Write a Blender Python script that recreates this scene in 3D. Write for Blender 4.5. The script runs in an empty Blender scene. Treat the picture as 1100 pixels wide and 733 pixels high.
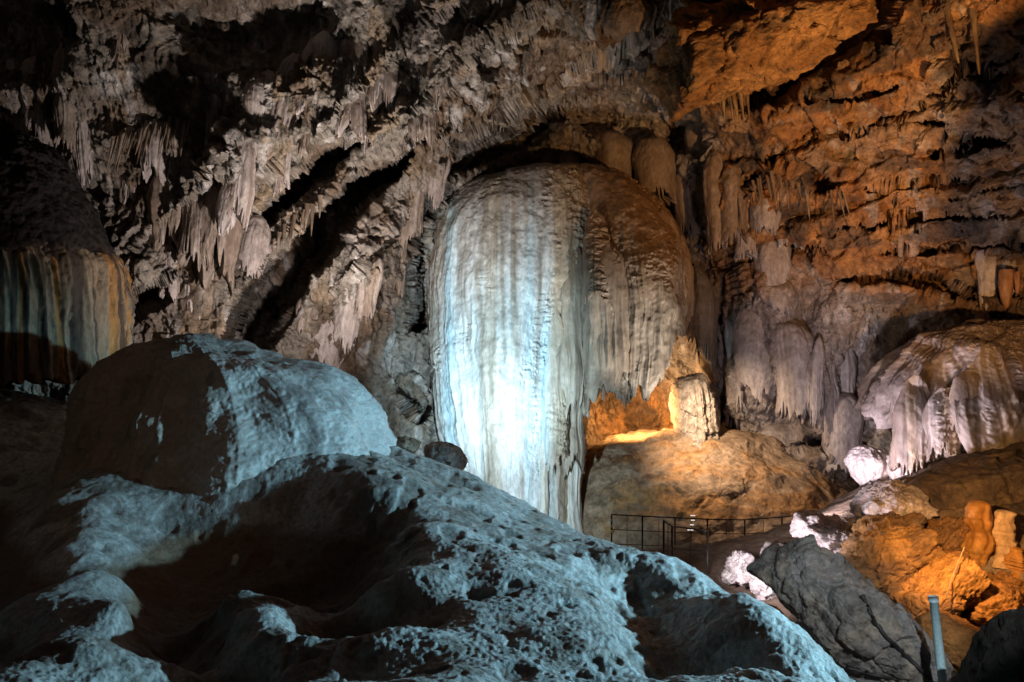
import bpy, math, random
import numpy as np
from mathutils import Vector

F32 = np.float32
random.seed(7)
sc = bpy.context.scene
COL = sc.collection

# ------------------------------------------------------------------ camera frame
FPX = 863.0                       # focal length in photo pixels (1100 wide)
CAMZ = 5.0


def W(px, py, d):
    """world point seen at photo pixel (px,py), d metres ahead"""
    return ((px - 550.0) * d / FPX, d * np.ones_like(np.asarray(px, dtype=float)) if np.ndim(px) else d,
            CAMZ + (366.5 - py) * d / FPX)


# ------------------------------------------------------------------ numpy noise
def _h(ix, iy, iz, seed):
    n = (ix.astype(np.uint32) * np.uint32(374761393) + iy.astype(np.uint32) * np.uint32(668265263)
         + iz.astype(np.uint32) * np.uint32(2147483647) + np.uint32((seed * 974634533 + 12345) & 0xffffffff))
    n = (n ^ (n >> np.uint32(13))) * np.uint32(1274126177)
    n = (n ^ (n >> np.uint32(15))) * np.uint32(2246822519)
    n = n ^ (n >> np.uint32(16))
    return (n & np.uint32(0xffffff)).astype(F32) * F32(1.0 / 0xffffff)


def vn(x, y, z, seed=0):
    """value noise -1..1"""
    x = np.asarray(x, F32); y = np.asarray(y, F32); z = np.asarray(z, F32)
    x, y, z = np.broadcast_arrays(x, y, z)
    xi = np.floor(x); yi = np.floor(y); zi = np.floor(z)
    fx = x - xi; fy = y - yi; fz = z - zi
    xi = xi.astype(np.int64); yi = yi.astype(np.int64); zi = zi.astype(np.int64)
    fx = fx * fx * fx * (fx * (fx * 6 - 15) + 10)
    fy = fy * fy * fy * (fy * (fy * 6 - 15) + 10)
    fz = fz * fz * fz * (fz * (fz * 6 - 15) + 10)
    r = 0
    c = []
    for dz in (0, 1):
        for dy in (0, 1):
            a = _h(xi, yi + dy, zi + dz, seed); b = _h(xi + 1, yi + dy, zi + dz, seed)
            c.append(a + (b - a) * fx)
    p = c[0] + (c[1] - c[0]) * fy
    q = c[2] + (c[3] - c[2]) * fy
    return (p + (q - p) * fz) * 2 - 1


def fbm(x, y, z, o=4, seed=0, g=0.5, lac=2.03):
    s = 0; a = 1.0; t = 0
    for i in range(o):
        s = s + a * vn(x, y, z, seed + i * 17); t += a
        a *= g; x = x * lac + 3.1; y = y * lac + 1.7; z = z * lac + 5.3
    return s / t


def ridged(x, y, z, o=3, seed=0, g=0.5):
    s = 0; a = 1.0; t = 0
    for i in range(o):
        s = s + a * (1 - np.abs(vn(x, y, z, seed + i * 31))); t += a
        a *= g; x = x * 2.05 + 7.1; y = y * 2.05 + 2.7; z = z * 2.05 + 1.3
    return s / t                                     # 0..1


def worley(x, y, z, seed=0):
    """facet height (planar per cell, -1..1), border distance F2-F1, cell value"""
    x = np.asarray(x, F32); y = np.asarray(y, F32); z = np.asarray(z, F32)
    xi = np.floor(x).astype(np.int64); yi = np.floor(y).astype(np.int64); zi = np.floor(z).astype(np.int64)
    f1 = np.full(x.shape, 9, F32); f2 = np.full(x.shape, 9, F32)
    fac = np.zeros(x.shape, F32); cid = np.zeros(x.shape, F32)
    for dx in (-1, 0, 1):
        for dy in (-1, 0, 1):
            for dz in (-1, 0, 1):
                cx = xi + dx; cy = yi + dy; cz = zi + dz
                vx = x - (cx + _h(cx, cy, cz, seed)); vy = y - (cy + _h(cx, cy, cz, seed + 1)); vz = z - (cz + _h(cx, cy, cz, seed + 2))
                d = np.sqrt(vx * vx + vy * vy + vz * vz)
                t1 = _h(cx, cy, cz, seed + 3) - .5; t2 = _h(cx, cy, cz, seed + 4) - .5; t3 = _h(cx, cy, cz, seed + 5) - .5
                near = d < f1
                f2 = np.where(near, f1, np.minimum(f2, d))
                fac = np.where(near, (vx * t1 + vy * t2 + vz * t3) * 1.6 + t3 * .5, fac)
                cid = np.where(near, t1 + .5, cid)
                f1 = np.where(near, d, f1)
    return fac, f2 - f1, cid


def ss(a, b, x):
    t = np.clip((x - a) / (b - a), 0, 1)
    return t * t * (3 - 2 * t)


def blob(px, py, cx, cy, rx, ry, ang=0.0, p=1.0):
    c, s = math.cos(ang), math.sin(ang)
    u = ((px - cx) * c + (py - cy) * s) / rx; v = (-(px - cx) * s + (py - cy) * c) / ry
    return np.exp(-((u * u + v * v) ** p))


def polydist(px, py, pts):
    """distance to a polyline of (x,y,halfwidth), and the interpolated half width"""
    best = np.full(px.shape, 1e9, F32); wid = np.ones(px.shape, F32)
    for (x0, y0, w0), (x1, y1, w1) in zip(pts[:-1], pts[1:]):
        dx, dy = x1 - x0, y1 - y0
        t = np.clip(((px - x0) * dx + (py - y0) * dy) / (dx * dx + dy * dy), 0, 1)
        d = np.hypot(px - x0 - t * dx, py - y0 - t * dy)
        m = d < best
        best = np.where(m, d, best); wid = np.where(m, w0 + (w1 - w0) * t, wid)
    return best, wid


def rbf(ctrl, vals, q, smooth=1e-3):
    """thin plate spline; ctrl (n,2), vals (n), q (m,2)"""
    c = np.asarray(ctrl, float); v = np.asarray(vals, float)
    n = len(c)

    def phi(r2):
        return np.where(r2 > 1e-12, 0.5 * r2 * np.log(np.maximum(r2, 1e-12)), 0)
    K = phi(((c[:, None] - c[None]) ** 2).sum(-1)) + smooth * np.eye(n)
    Pm = np.c_[np.ones(n), c]
    A = np.zeros((n + 3, n + 3)); A[:n, :n] = K; A[:n, n:] = Pm; A[n:, :n] = Pm.T
    w = np.linalg.solve(A, np.r_[v, 0, 0, 0])
    out = w[n] + q[:, 0] * w[n + 1] + q[:, 1] * w[n + 2]
    for i in range(n):
        r2 = (q[:, 0] - c[i, 0]) ** 2 + (q[:, 1] - c[i, 1]) ** 2
        out = out + w[i] * phi(r2)
    return out


# ------------------------------------------------------------------ mesh helpers
def tag(o, label=None, cat=None, group=None, kind=None):
    if label: o['label'] = label
    if cat: o['category'] = cat
    if group: o['group'] = group
    if kind: o['kind'] = kind
    return o


def mesh_obj(name, V, quads, mat, col=None, parent=None, tris=None):
    me = bpy.data.meshes.new(name)
    V = np.asarray(V, F32).reshape(-1, 3)
    quads = np.asarray(quads, np.int32).reshape(-1, 4)
    nl = quads.size; nf = len(quads)
    me.vertices.add(len(V)); me.vertices.foreach_set('co', V.ravel())
    me.loops.add(nl); me.loops.foreach_set('vertex_index', quads.ravel())
    me.polygons.add(nf)
    me.polygons.foreach_set('loop_start', np.arange(nf, dtype=np.int32) * 4)
    me.polygons.foreach_set('loop_total', np.full(nf, 4, np.int32))
    me.polygons.foreach_set('use_smooth', np.ones(nf, bool))
    me.update(calc_edges=True); me.validate()
    if col is not None:
        a = me.color_attributes.new('col', 'FLOAT_COLOR', 'POINT')
        c = np.ones((len(V), 4), F32); c[:, :3] = np.asarray(col, F32).reshape(-1, 3)
        a.data.foreach_set('color', c.ravel())
    me.materials.append(mat)
    o = bpy.data.objects.new(name, me); COL.objects.link(o)
    if parent: o.parent = parent
    return o


def grid_quads(ny, nx, wrap=False, off=0):
    i = np.arange(ny - 1)[:, None]; j = np.arange(nx if wrap else nx - 1)[None]
    j2 = (j + 1) % nx
    q = np.stack([i * nx + j, i * nx + j2, (i + 1) * nx + j2, (i + 1) * nx + j], -1)
    return q.reshape(-1, 4) + off


def grid_normals(P, wrap=False):
    du = (np.roll(P, -1, 1) - np.roll(P, 1, 1)) if wrap else np.gradient(P, axis=1)
    dv = np.gradient(P, axis=0)
    n = np.cross(du, dv)
    return n / np.maximum(np.linalg.norm(n, axis=-1, keepdims=True), 1e-9)


def mixc(a, b, t):
    return a + (b - a) * t[..., None]


def C(*a):
    return np.array(a, F32)


# ------------------------------------------------------------------ materials
def rock_mat(name, rough=0.7, spec=0.3, s1=9, s2=40, bump=0.5, dist=0.03, flat=None, stretch=1.0, var=0.5, coat=0.0):
    m = bpy.data.materials.new(name); m.use_nodes = True
    nt = m.node_tree; N = nt.nodes; Lk = nt.links
    b = N['Principled BSDF']
    tc = N.new('ShaderNodeTexCoord')
    mp = N.new('ShaderNodeMapping'); mp.inputs['Scale'].default_value = (1, 1, stretch)
    Lk.new(tc.outputs['Object'], mp.inputs['Vector'])

    def noise(scale, det=6, ro=0.6):
        n = N.new('ShaderNodeTexNoise'); n.inputs['Scale'].default_value = scale
        n.inputs['Detail'].default_value = det; n.inputs['Roughness'].default_value = ro
        Lk.new(mp.outputs['Vector'], n.inputs['Vector']); return n
    n1 = noise(s1); n2 = noise(s2, 5, 0.65); n3 = noise(s1 * .35, 5)
    if flat is None:
        at = N.new('ShaderNodeVertexColor'); at.layer_name = 'col'; base = at.outputs['Color']
    else:
        rgb = N.new('ShaderNodeRGB'); rgb.outputs[0].default_value = (*flat, 1); base = rgb.outputs[0]
    # tone variation: mineral grain, light and dark flecks
    mr = N.new('ShaderNodeMapRange'); mr.inputs['From Min'].default_value = .3; mr.inputs['From Max'].default_value = .7
    mr.inputs['To Min'].default_value = 1 - var; mr.inputs['To Max'].default_value = 1 + var * .6
    Lk.new(n1.outputs['Fac'], mr.inputs['Value'])
    mr2 = N.new('ShaderNodeMapRange'); mr2.inputs['From Min'].default_value = .3; mr2.inputs['From Max'].default_value = .7
    mr2.inputs['To Min'].default_value = 1 - var * .5; mr2.inputs['To Max'].default_value = 1 + var * .4
    Lk.new(n2.outputs['Fac'], mr2.inputs['Value'])
    mu = N.new('ShaderNodeMath'); mu.operation = 'MULTIPLY'
    Lk.new(mr.outputs[0], mu.inputs[0]); Lk.new(mr2.outputs[0], mu.inputs[1])
    vm = N.new('ShaderNodeVectorMath'); vm.operation = 'SCALE'
    Lk.new(base, vm.inputs[0]); Lk.new(mu.outputs[0], vm.inputs['Scale'])
    Lk.new(vm.outputs[0], b.inputs['Base Color'])
    rr = N.new('ShaderNodeMapRange'); rr.inputs['To Min'].default_value = rough - .12; rr.inputs['To Max'].default_value = rough + .12
    Lk.new(n3.outputs['Fac'], rr.inputs['Value']); Lk.new(rr.outputs[0], b.inputs['Roughness'])
    b.inputs['Specular IOR Level'].default_value = spec
    b.inputs['Coat Weight'].default_value = coat; b.inputs['Coat Roughness'].default_value = 0.25
    # bump
    ad = N.new('ShaderNodeMath'); ad.operation = 'MULTIPLY_ADD'; ad.inputs[1].default_value = s1 / s2 * 1.6
    Lk.new(n2.outputs['Fac'], ad.inputs[0]); Lk.new(n1.outputs['Fac'], ad.inputs[2])
    bp = N.new('ShaderNodeBump'); bp.inputs['Strength'].default_value = bump; bp.inputs['Distance'].default_value = dist
    Lk.new(ad.outputs[0], bp.inputs['Height']); Lk.new(bp.outputs[0], b.inputs['Normal'])
    return m


def plain_mat(name, colr, rough=0.5, metal=0.0, emit=None):
    m = bpy.data.materials.new(name); m.use_nodes = True
    nt = m.node_tree; b = nt.nodes['Principled BSDF']
    n = nt.nodes.new('ShaderNodeTexNoise'); n.inputs['Scale'].default_value = 60; n.inputs['Detail'].default_value = 4
    tc = nt.nodes.new('ShaderNodeTexCoord'); nt.links.new(tc.outputs['Object'], n.inputs['Vector'])
    r = nt.nodes.new('ShaderNodeMapRange'); r.inputs['To Min'].default_value = .55; r.inputs['To Max'].default_value = 1.35
    nt.links.new(n.outputs['Fac'], r.inputs['Value'])
    v = nt.nodes.new('ShaderNodeVectorMath'); v.operation = 'SCALE'; v.inputs[0].default_value = colr
    nt.links.new(r.outputs[0], v.inputs['Scale']); nt.links.new(v.outputs[0], b.inputs['Base Color'])
    b.inputs['Roughness'].default_value = rough; b.inputs['Metallic'].default_value = metal
    if emit:
        b.inputs['Emission Color'].default_value = (*emit[0], 1); b.inputs['Emission Strength'].default_value = emit[1]
    return m


M_wall = rock_mat('limestone', 0.72, 0.25, 7, 32, 0.9, 0.10, var=0.55)
M_flow = rock_mat('flowstone', 0.5, 0.4, 11, 45, 0.35, 0.03, stretch=0.35, var=0.3)
M_pop = rock_mat('popcorn_calcite', 0.55, 0.4, 24, 80, 0.55, 0.03, var=0.35)
M_mound = rock_mat('mound_calcite', 0.55, 0.4, 22, 90, 0.5, 0.02, var=0.25)
M_rock = rock_mat('broken_rock', 0.75, 0.25, 8, 36, 0.8, 0.06, var=0.5)
M_stal = rock_mat('dripstone', 0.55, 0.35, 14, 50, 0.4, 0.02, stretch=0.5, var=0.35)
M_dull = rock_mat('dull_flowstone', 0.85, 0.08, 12, 50, 0.5, 0.04, stretch=.35, var=.35)
M_steel = plain_mat('railing_steel', (0.05, 0.048, 0.046), 0.45, 0.8)
M_white = plain_mat('white_enamel', (0.75, 0.76, 0.78), 0.4)
M_blue = plain_mat('blue_paint', (0.32, 0.5, 0.56), 0.45)
M_black = plain_mat('black_rubber', (0.02, 0.02, 0.022), 0.6)
M_rope = plain_mat('rope_fibre', (0.35, 0.25, 0.16), 0.9)

# ================================================================== CAVE WALL
def axis(lo, d0, d1, hi, step, out):
    a = np.arange(d0, d1, step)
    l = d0 - np.cumsum(np.linspace(step, out, max(2, int((d0 - lo) / ((step + out) / 2)))))
    r = d1 + np.cumsum(np.linspace(step, out, max(2, int((hi - d1) / ((step + out) / 2)))))
    return np.r_[l[::-1], a, r]


wx = axis(-420, -30, 1135, 1520, 1.0, 14)
wy = axis(-460, -20, 560, 760, 1.0, 14)
PX, PY = np.meshgrid(wx, wy)
WCTRL = [  # px, py, depth of the bare wall
    (-400, -400, 7.5), (-400, 0, 9), (-400, 400, 9), (-400, 700, 9), (200, -450, 7.5), (550, -450, 8), (900, -450, 7.5), (1500, -400, 7), (1500, 0, 8.5),
    (1500, 350, 9.5), (1500, 700, 9), (0, 0, 11.5), (0, 150, 12.5), (0, 300, 12.8), (0, 450, 12.5), (120, 80, 12.2), (150, 250, 13.3), (200, 350, 13.2), (200, 480, 13),
    (300, 20, 12.5), (300, 130, 13.2), (320, 240, 14.2), (340, 330, 15.0), (400, 120, 13.6), (420, 60, 13.0), (400, 300, 15.2), (430, 400, 16.0), (430, 500, 16),
    (500, 0, 12.6), (520, 100, 14.3), (480, 170, 15.6), (450, 240, 16.4), (560, 60, 13.8), (560, 150, 17.2), (650, 20, 13.4), (640, 120, 17.2), (650, 200, 19.3), (550, 250, 19.5), (600, 400, 19.6),
    (700, 90, 15.2), (720, 180, 18.2), (760, 20, 13.0), (760, 130, 15.8), (780, 230, 17.0), (700, 420, 19), (760, 330, 18.2), (720, 560, 19),
    (850, 40, 12.9), (900, 130, 14.2), (880, 220, 15.2), (860, 300, 16.4), (860, 400, 17.2), (860, 520, 17.2), (950, 280, 14.8), (960, 340, 15.8), (980, 420, 15.6), (950, 520, 15.2),
    (1000, 30, 12.2), (1000, 150, 13.4), (1050, 240, 13.8), (1100, 60, 11.2), (1100, 200, 12.6), (1100, 310, 13.2), (1100, 420, 13.6), (1100, 560, 13), (600, 750, 19), (300, 700, 13), (900, 740, 16)]
cc = np.array(WCTRL, float)
Dm = rbf(cc[:, :2] / 300, cc[:, 2], np.c_[PX.ravel(), PY.ravel()] / 300).reshape(PX.shape)
Dm = np.clip(Dm, 5.5, 21)
# deep features, in metres of recess (+) along the sight line, edges wobbled so they look broken
wob = 6 * fbm(PX / 48, PY / 48, 0 * PX, 3, 91)
wob2 = 6 * fbm(PX / 48 + 40, PY / 48, 0 * PX, 3, 92)
QX, QY = (PX + wob).astype(F32), (PY + wob2).astype(F32)


def fissure(pts, depth, soft=0.35, up=None):
    d, w = polydist(QX, QY, pts)
    return depth * (1 - ss(1 - soft, 1 + soft, d / w))


Dm = Dm + fissure([(448, 163, 3), (422, 182, 10), (392, 203, 16), (345, 250, 20), (312, 290, 22), (284, 330, 23), (268, 375, 24)], 3.8)
Dm = Dm + fissure([(398, 152, 4), (350, 176, 11), (308, 208, 11), (268, 245, 8), (248, 268, 3)], 1.9, 0.5)
Dm = Dm + fissure([(430, 168, 3), (462, 150, 3.2), (500, 128, 3)], 0.7)
Dm = Dm + fissure([(122, 345, 9), (150, 325, 10), (178, 312, 8), (196, 300, 4)], 1.8)
Dm = Dm + fissure([(452, 240, 4), (452, 300, 7), (446, 345, 10)], 1.0)
Dm = Dm + fissure([(436, 420, 12), (452, 440, 12)], 0.9)
Dm = Dm + fissure([(480, 188, 6), (520, 168, 9), (556, 150, 10), (590, 122, 14), (650, 116, 26), (710, 122, 26), (738, 150, 14)], 1.6, 0.6)
Dm = Dm + fissure([(790, 118, 6), (838, 98, 15), (880, 66, 26), (925, 20, 30), (940, -30, 30)], 1.5, 0.5)
Dm = Dm + fissure([(215, 30, 24), (285, 40, 32), (330, 18, 18)], .8, 1.0)
Dm = Dm + fissure([(-20, 20, 40), (35, 30, 38)], 1.2, 1.0)
Dm = Dm + fissure([(800, 205, 4), (832, 172, 5), (868, 172, 7), (885, 200, 8)], 0.7)
Dm = Dm + fissure([(1000, 163, 5), (1040, 158, 6), (1085, 148, 5)], 0.7)
Dm = Dm + fissure([(900, 300, 6), (950, 298, 9), (1005, 303, 8), (1040, 316, 5)], 0.9)
Dm = Dm + fissure([(868, 470, 5), (905, 480, 10), (930, 500, 16), (915, 525, 18)], 1.2)
Dm = Dm + fissure([(776, 300, 3), (775, 380, 4), (778, 450, 4)], 0.6)
Dm = Dm + fissure([(800, 470, 3), (840, 480, 4), (880, 472, 4)], 0.4)
for pts in ([(1180, 330, 3), (1100, 322, 3), (1040, 330, 2)], [(790, 272, 2), (840, 262, 3), (890, 268, 2)], [(900, 246, 2), (980, 238, 3), (1080, 230, 2)],
            [(950, 275, 2.4), (1020, 268, 3), (1110, 262, 2)], [(930, 205, 2), (990, 200, 2.5), (1030, 190, 2)], [(870, 112, 2), (920, 110, 3), (960, 90, 2)],
            [(990, 110, 2), (1050, 72, 3), (1100, 60, 2)], [(905, 150, 2), (960, 135, 2), (1020, 128, 2)], [(1020, 215, 2), (1080, 200, 2), (1110, 198, 2)]):
    Dm = Dm + fissure(pts, 0.5)
# big slabs that lean from upper right to lower left: each stands out below its edge and fades away under it
def slab(pts, amp, reach):
    d, w = polydist(QX, QY, pts)
    a = np.array(pts, float)
    yl = np.interp(-QX if a[0, 0] > a[-1, 0] else QX, -a[:, 0] if a[0, 0] > a[-1, 0] else a[:, 0], a[:, 1])
    side = QY - yl                                              # + below the edge
    e = blob(QX, QY, a[:, 0].mean(), a[:, 1].mean(), np.ptp(a[:, 0]) * .75 + 20, np.ptp(a[:, 1]) * .9 + reach, 0, 2)
    return -amp * e * np.where(side < 0, np.exp(-(side / reach) ** 2), np.exp(-(side / 5.0) ** 2))


for pts, am_, rc in (([(600, -10, 1), (520, 40, 1), (455, 110, 1), (400, 150, 1)], .75, 45), ([(500, -20, 1), (420, 70, 1), (340, 140, 1), (270, 190, 1)], .45, 46), ([(420, -20, 1), (330, 60, 1), (245, 120, 1)], .08, 40),
                     ([(690, 20, 1), (600, 75, 1), (540, 120, 1), (500, 140, 1)], .7, 36), ([(250, 150, 1), (190, 220, 1), (140, 270, 1)], .45, 30), ([(470, 190, 1), (410, 260, 1), (350, 320, 1)], .55, 34), ([(520, 150, 1), (470, 215, 1), (430, 300, 1)], .5, 26)):
    Dm = Dm + slab(pts, am_, rc)
# raised masses (-)
Dm = Dm - 0.9 * blob(PX, PY, 330, 262, 26, 110, math.radians(38))       # lit flank between the two fissures
Dm = Dm - 0.8 * blob(PX, PY, 390, 330, 45, 60)
Dm = Dm - 0.7 * blob(PX, PY, 640, 20, 60, 35) - 0.5 * blob(PX, PY, 420, 150, 40, 30)
Dm = Dm - 0.6 * blob(PX, PY, 150, 290, 40, 22)
Dm = Dm - 0.7 * blob(PX, PY, 240, 190, 45, 70) - 0.5 * blob(PX, PY, 330, 90, 50, 40)
for (bx, by, rx, ry, a) in ((822, 330, 34, 52, .8), (800, 415, 28, 36, .8), (850, 400, 40, 44, .9), (838, 500, 60, 26, .9), (890, 440, 26, 60, .7), (770, 215, 20, 40, .7), (805, 225, 24, 35, .6),
                            (745, 175, 18, 26, .5), (700, 175, 26, 18, .6), (640, 160, 30, 16, .5), (670, 185, 40, 16, .5), (905, 350, 30, 40, .6)):
    Dm = Dm - a * blob(PX, PY, bx, by, rx, ry, 0, 1.6)
X0, Y0, Z0 = (PX - 550) * Dm / FPX, Dm, CAMZ + (366.5 - PY) * Dm / FPX
P0 = np.stack([X0, Y0, Z0], -1).astype(F32)
# smooth normal of the base for displacement
Nn = grid_normals(P0)
Nn = Nn * np.where((Nn[..., 1:2] > 0), -1, 1)
vd = -P0.copy(); vd[..., 2] += CAMZ; vd /= np.linalg.norm(vd, axis=-1, keepdims=True)
Nn = 0.55 * Nn + 0.45 * vd; Nn /= np.linalg.norm(Nn, axis=-1, keepdims=True)
x, y, z = P0[..., 0], P0[..., 1], P0[..., 2]
right = ss(-14, 14, (PX - 765) + np.clip(PY - 150, -200, 400) * -0.05 + 18 * fbm(PX / 40, PY / 40, 0 * PX, 3, 5)) * (1 - ss(300, 335, PY + 20 * fbm(PX / 60, PY / 60, 0 * PX, 3, 6) - ss(1000, 1100, PX) * 40))
right = np.maximum(right, ss(705, 745, PX + (PY - 40) * 0.3) * (1 - ss(90, 120, PY)))
lump = blob(PX, PY, 840, 410, 85, 120, 0, 2)
flm = np.clip(blob(PX, PY, 230, 190, 75, 95, 0.5, 2) + blob(PX, PY, 300, 270, 50, 130, math.radians(35), 2) + 0.7 * blob(PX, PY, 440, 90, 75, 90, 0, 2) + 0.8 * blob(PX, PY, 40, 110, 60, 70, 0, 2)
              + 0.9 * blob(PX, PY, 820, 225, 70, 35, 0, 2) + .6 * blob(PX, PY, 400, 370, 60, 70, 0, 2) + .5 * blob(PX, PY, 880, 420, 40, 80, 0, 2), 0, 1)
wa = fbm(x * 1.1, y * 1.1, z * 1.1, 4, 61); wb = fbm(x * 1.1 + 9, y * 1.1, z * 1.1, 4, 62)
fc, br, ci = worley(x * 1.25 + .35 * z + .7 * wa, y * .8 + .5 * wb, z * .75 - .3 * x + .7 * wb, 3)
fc2, br2, ci2 = worley(x * 4.1 + 1.2 * wb, y * 2.2, z * 2.4 + .9 * x + 1.2 * wa, 13)
fract = np.clip(blob(PX, PY, 590, 60, 130, 110, 0, 2) + .6 * right, 0, 1)
low = fbm(x * .55, y * .55, z * .55, 4, 21)
mid = fbm(x * 2.2, y * 2.2, z * 2.2, 4, 22)
hi = fbm(x * 9, y * 9, z * 9, 4, 23, 0.6)
rd = ridged(x * 1.3 + .4 * mid, y * 1.3, z * 1.3, 4, 24)
dsp = 0.35 * low + 0.10 * mid + (1 - .75 * lump) * ((0.2 + .14 * fract) * fc + (0.08 + .06 * fract) * fc2) + 0.042 * hi * (1 - .4 * lump) + .016 * fbm(x * 22, y * 22, z * 14, 3, 65, .6)
dsp = dsp - (.12 + .88 * fract) * (1 - right) * (1 - lump) * (0.14 * (1 - ss(0, 0.06, br)) + 0.06 * (1 - ss(0, .06, br2)))
dsp = dsp + (1 - right) * (1 - .6 * fract) * (.15 * (ridged((x + .3 * z + .5 * wa) * 5.5, y * 2, z * .9, 3, 63) - .6) + .07 * fbm(x * 16, y * 3, z * 4.5, 3, 64))
dsp = dsp + 0.14 * (rd - .62) * (1 - lump)
# curtains and flutes: vertical ribs, leaning with the wall on the left
lean = x + 0.35 * (z - 5) * ss(0.1, 1, blob(PX, PY, 330, 240, 70, 140, math.radians(35), 2))
warp = 0.25 * fbm(x * .9, y * .9, z * .7, 3, 31)
ft = ridged((lean + warp) * 3.2, y * 1.2, z * .22, 2, 32)
ft2 = ridged((lean + .6 * warp) * 9.0, y * 2, z * .5, 2, 33)
band = ss(-.15, .25, fbm(x * .8, y * .8, z * 1.3, 3, 34))
dsp = dsp + flm * (0.34 * (ft - .6) + (0.09 + .05 * band) * (ft2 - .6))
# strata on the ochre side
t = z - 0.10 * x + 0.45 * low + 0.16 * mid + 0.35 * np.maximum(0, (z - 8.2)) * -0.25 * (x - 4) / 3
hlay = 0.62
lay = np.floor(t / hlay); lf = t / hlay - lay
off = _h(lay.astype(np.int64), np.floor(x * .35 + .2 * low).astype(np.int64) * 0, np.zeros_like(lay, dtype=np.int64), 40) - .5
prof = (lf - .5) * 0.12 + off * .22
crk = 1 - ss(0.0, 0.055 + .05 * mid, np.minimum(lf, 1 - lf))
lay2 = t / 0.13; lf2 = lay2 - np.floor(lay2)
dsp = dsp + right * (prof - 0.20 * crk * ss(-.1, .25, fbm(x * 1.1, y, z * 3, 3, 44)) + (lf2 - .5) * .05 * ss(.0, .3, fbm(x * .9, y, z * 1.5, 3, 45)))
P1 = P0 + Nn * dsp[..., None].astype(F32)
# colour of the stone itself
grey = C(.27, .235, .20); pink = C(.36, .31, .28); brown = C(.17, .11, .07); ochre = C(.37, .18, .06); rust = C(.25, .11, .04); white = C(.62, .58, .56); dark = C(.05, .042, .038); tan = C(.34, .25, .17)
n1 = fbm(x * .7, y * .7, z * .7, 4, 51); n2 = fbm(x * 2.4, y * 2.4, z * 1.2, 4, 52); n3 = fbm(x * 4, y * 4, z * .8, 4, 53)
col = np.broadcast_to(grey, P1.shape).astype(F32)
col = mixc(col, pink, ss(-.1, .4, n1))
col = mixc(col, tan, ss(.05, .4, n2) * .8)
col = mixc(col, brown, ss(.0, .35, fbm(x * 1.2, y, z * .8, 4, 54)) * .8)
col = mixc(col, white, ss(.18, .42, n3) * .7 * (1 - right))
oc = mixc(np.broadcast_to(ochre, P1.shape), rust, ss(-.2, .35, n2))
oc = mixc(oc, tan, ss(.05, .35, n1) * .6)
oc = mixc(oc, C(.42, .36, .31), ss(.2, .4, n3) * .6)
oc = mixc(oc, dark, ss(.12, .3, fbm(x * .9, y, z * 2.6, 4, 56)) * .65)
col = mixc(col, oc, right * .95)
col = mixc(col, mixc(np.broadcast_to(C(.24, .20, .19), P1.shape), C(.34, .28, .25), ss(0, .4, n3)), lump * .8)
lowo = blob(PX, PY, 690, 455, 60, 45, 0, 2)                       # ochre clay behind the column
col = mixc(col, C(.42, .20, .06), lowo * .9)
col = mixc(col, dark, ss(.16, .36, fbm(x * 1.3, y * 1.3, z * .9, 5, 57)) * .75)
col = mixc(col, brown * .7, ss(.0, .5, fbm(x * .5 + 4, y * .5, z * .5, 4, 58)) * .6)
wall = mesh_obj('cave_wall', P1, grid_quads(*PX.shape), M_wall, col)
tag(wall, kind='structure')


def wall_at(px, py):
    i = int(np.argmin(np.abs(wy - py))); j = int(np.argmin(np.abs(wx - px)))
    return P1[i, j]


# ================================================================== DRAPED FLOWSTONE BODIES
def pchip(q, xs, ys):
    """monotone cubic through the table, so outlines are rounded, not polygonal"""
    xs = np.asarray(xs, float); ys = np.asarray(ys, float)
    h = np.diff(xs); dl = np.diff(ys) / h
    m = np.zeros(len(xs))
    m[0], m[-1] = dl[0], dl[-1]
    for i in range(1, len(xs) - 1):
        if dl[i - 1] * dl[i] > 0:
            w1, w2 = 2 * h[i] + h[i - 1], h[i] + 2 * h[i - 1]
            m[i] = (w1 + w2) / (w1 / dl[i - 1] + w2 / dl[i])
    q = np.clip(q, xs[0], xs[-1])
    k = np.clip(np.searchsorted(xs, q, 'right') - 1, 0, len(xs) - 2)
    t = (q - xs[k]) / h[k]
    t2, t3 = t * t, t * t * t
    return (2 * t3 - 3 * t2 + 1) * ys[k] + (t3 - 2 * t2 + t) * h[k] * m[k] + (3 * t2 - 2 * t3) * ys[k + 1] + (t3 - t2) * h[k] * m[k + 1]


def tab(pairs, q):
    a = np.array(pairs, float)
    return pchip(q, a[:, 0], a[:, 1])


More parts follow.
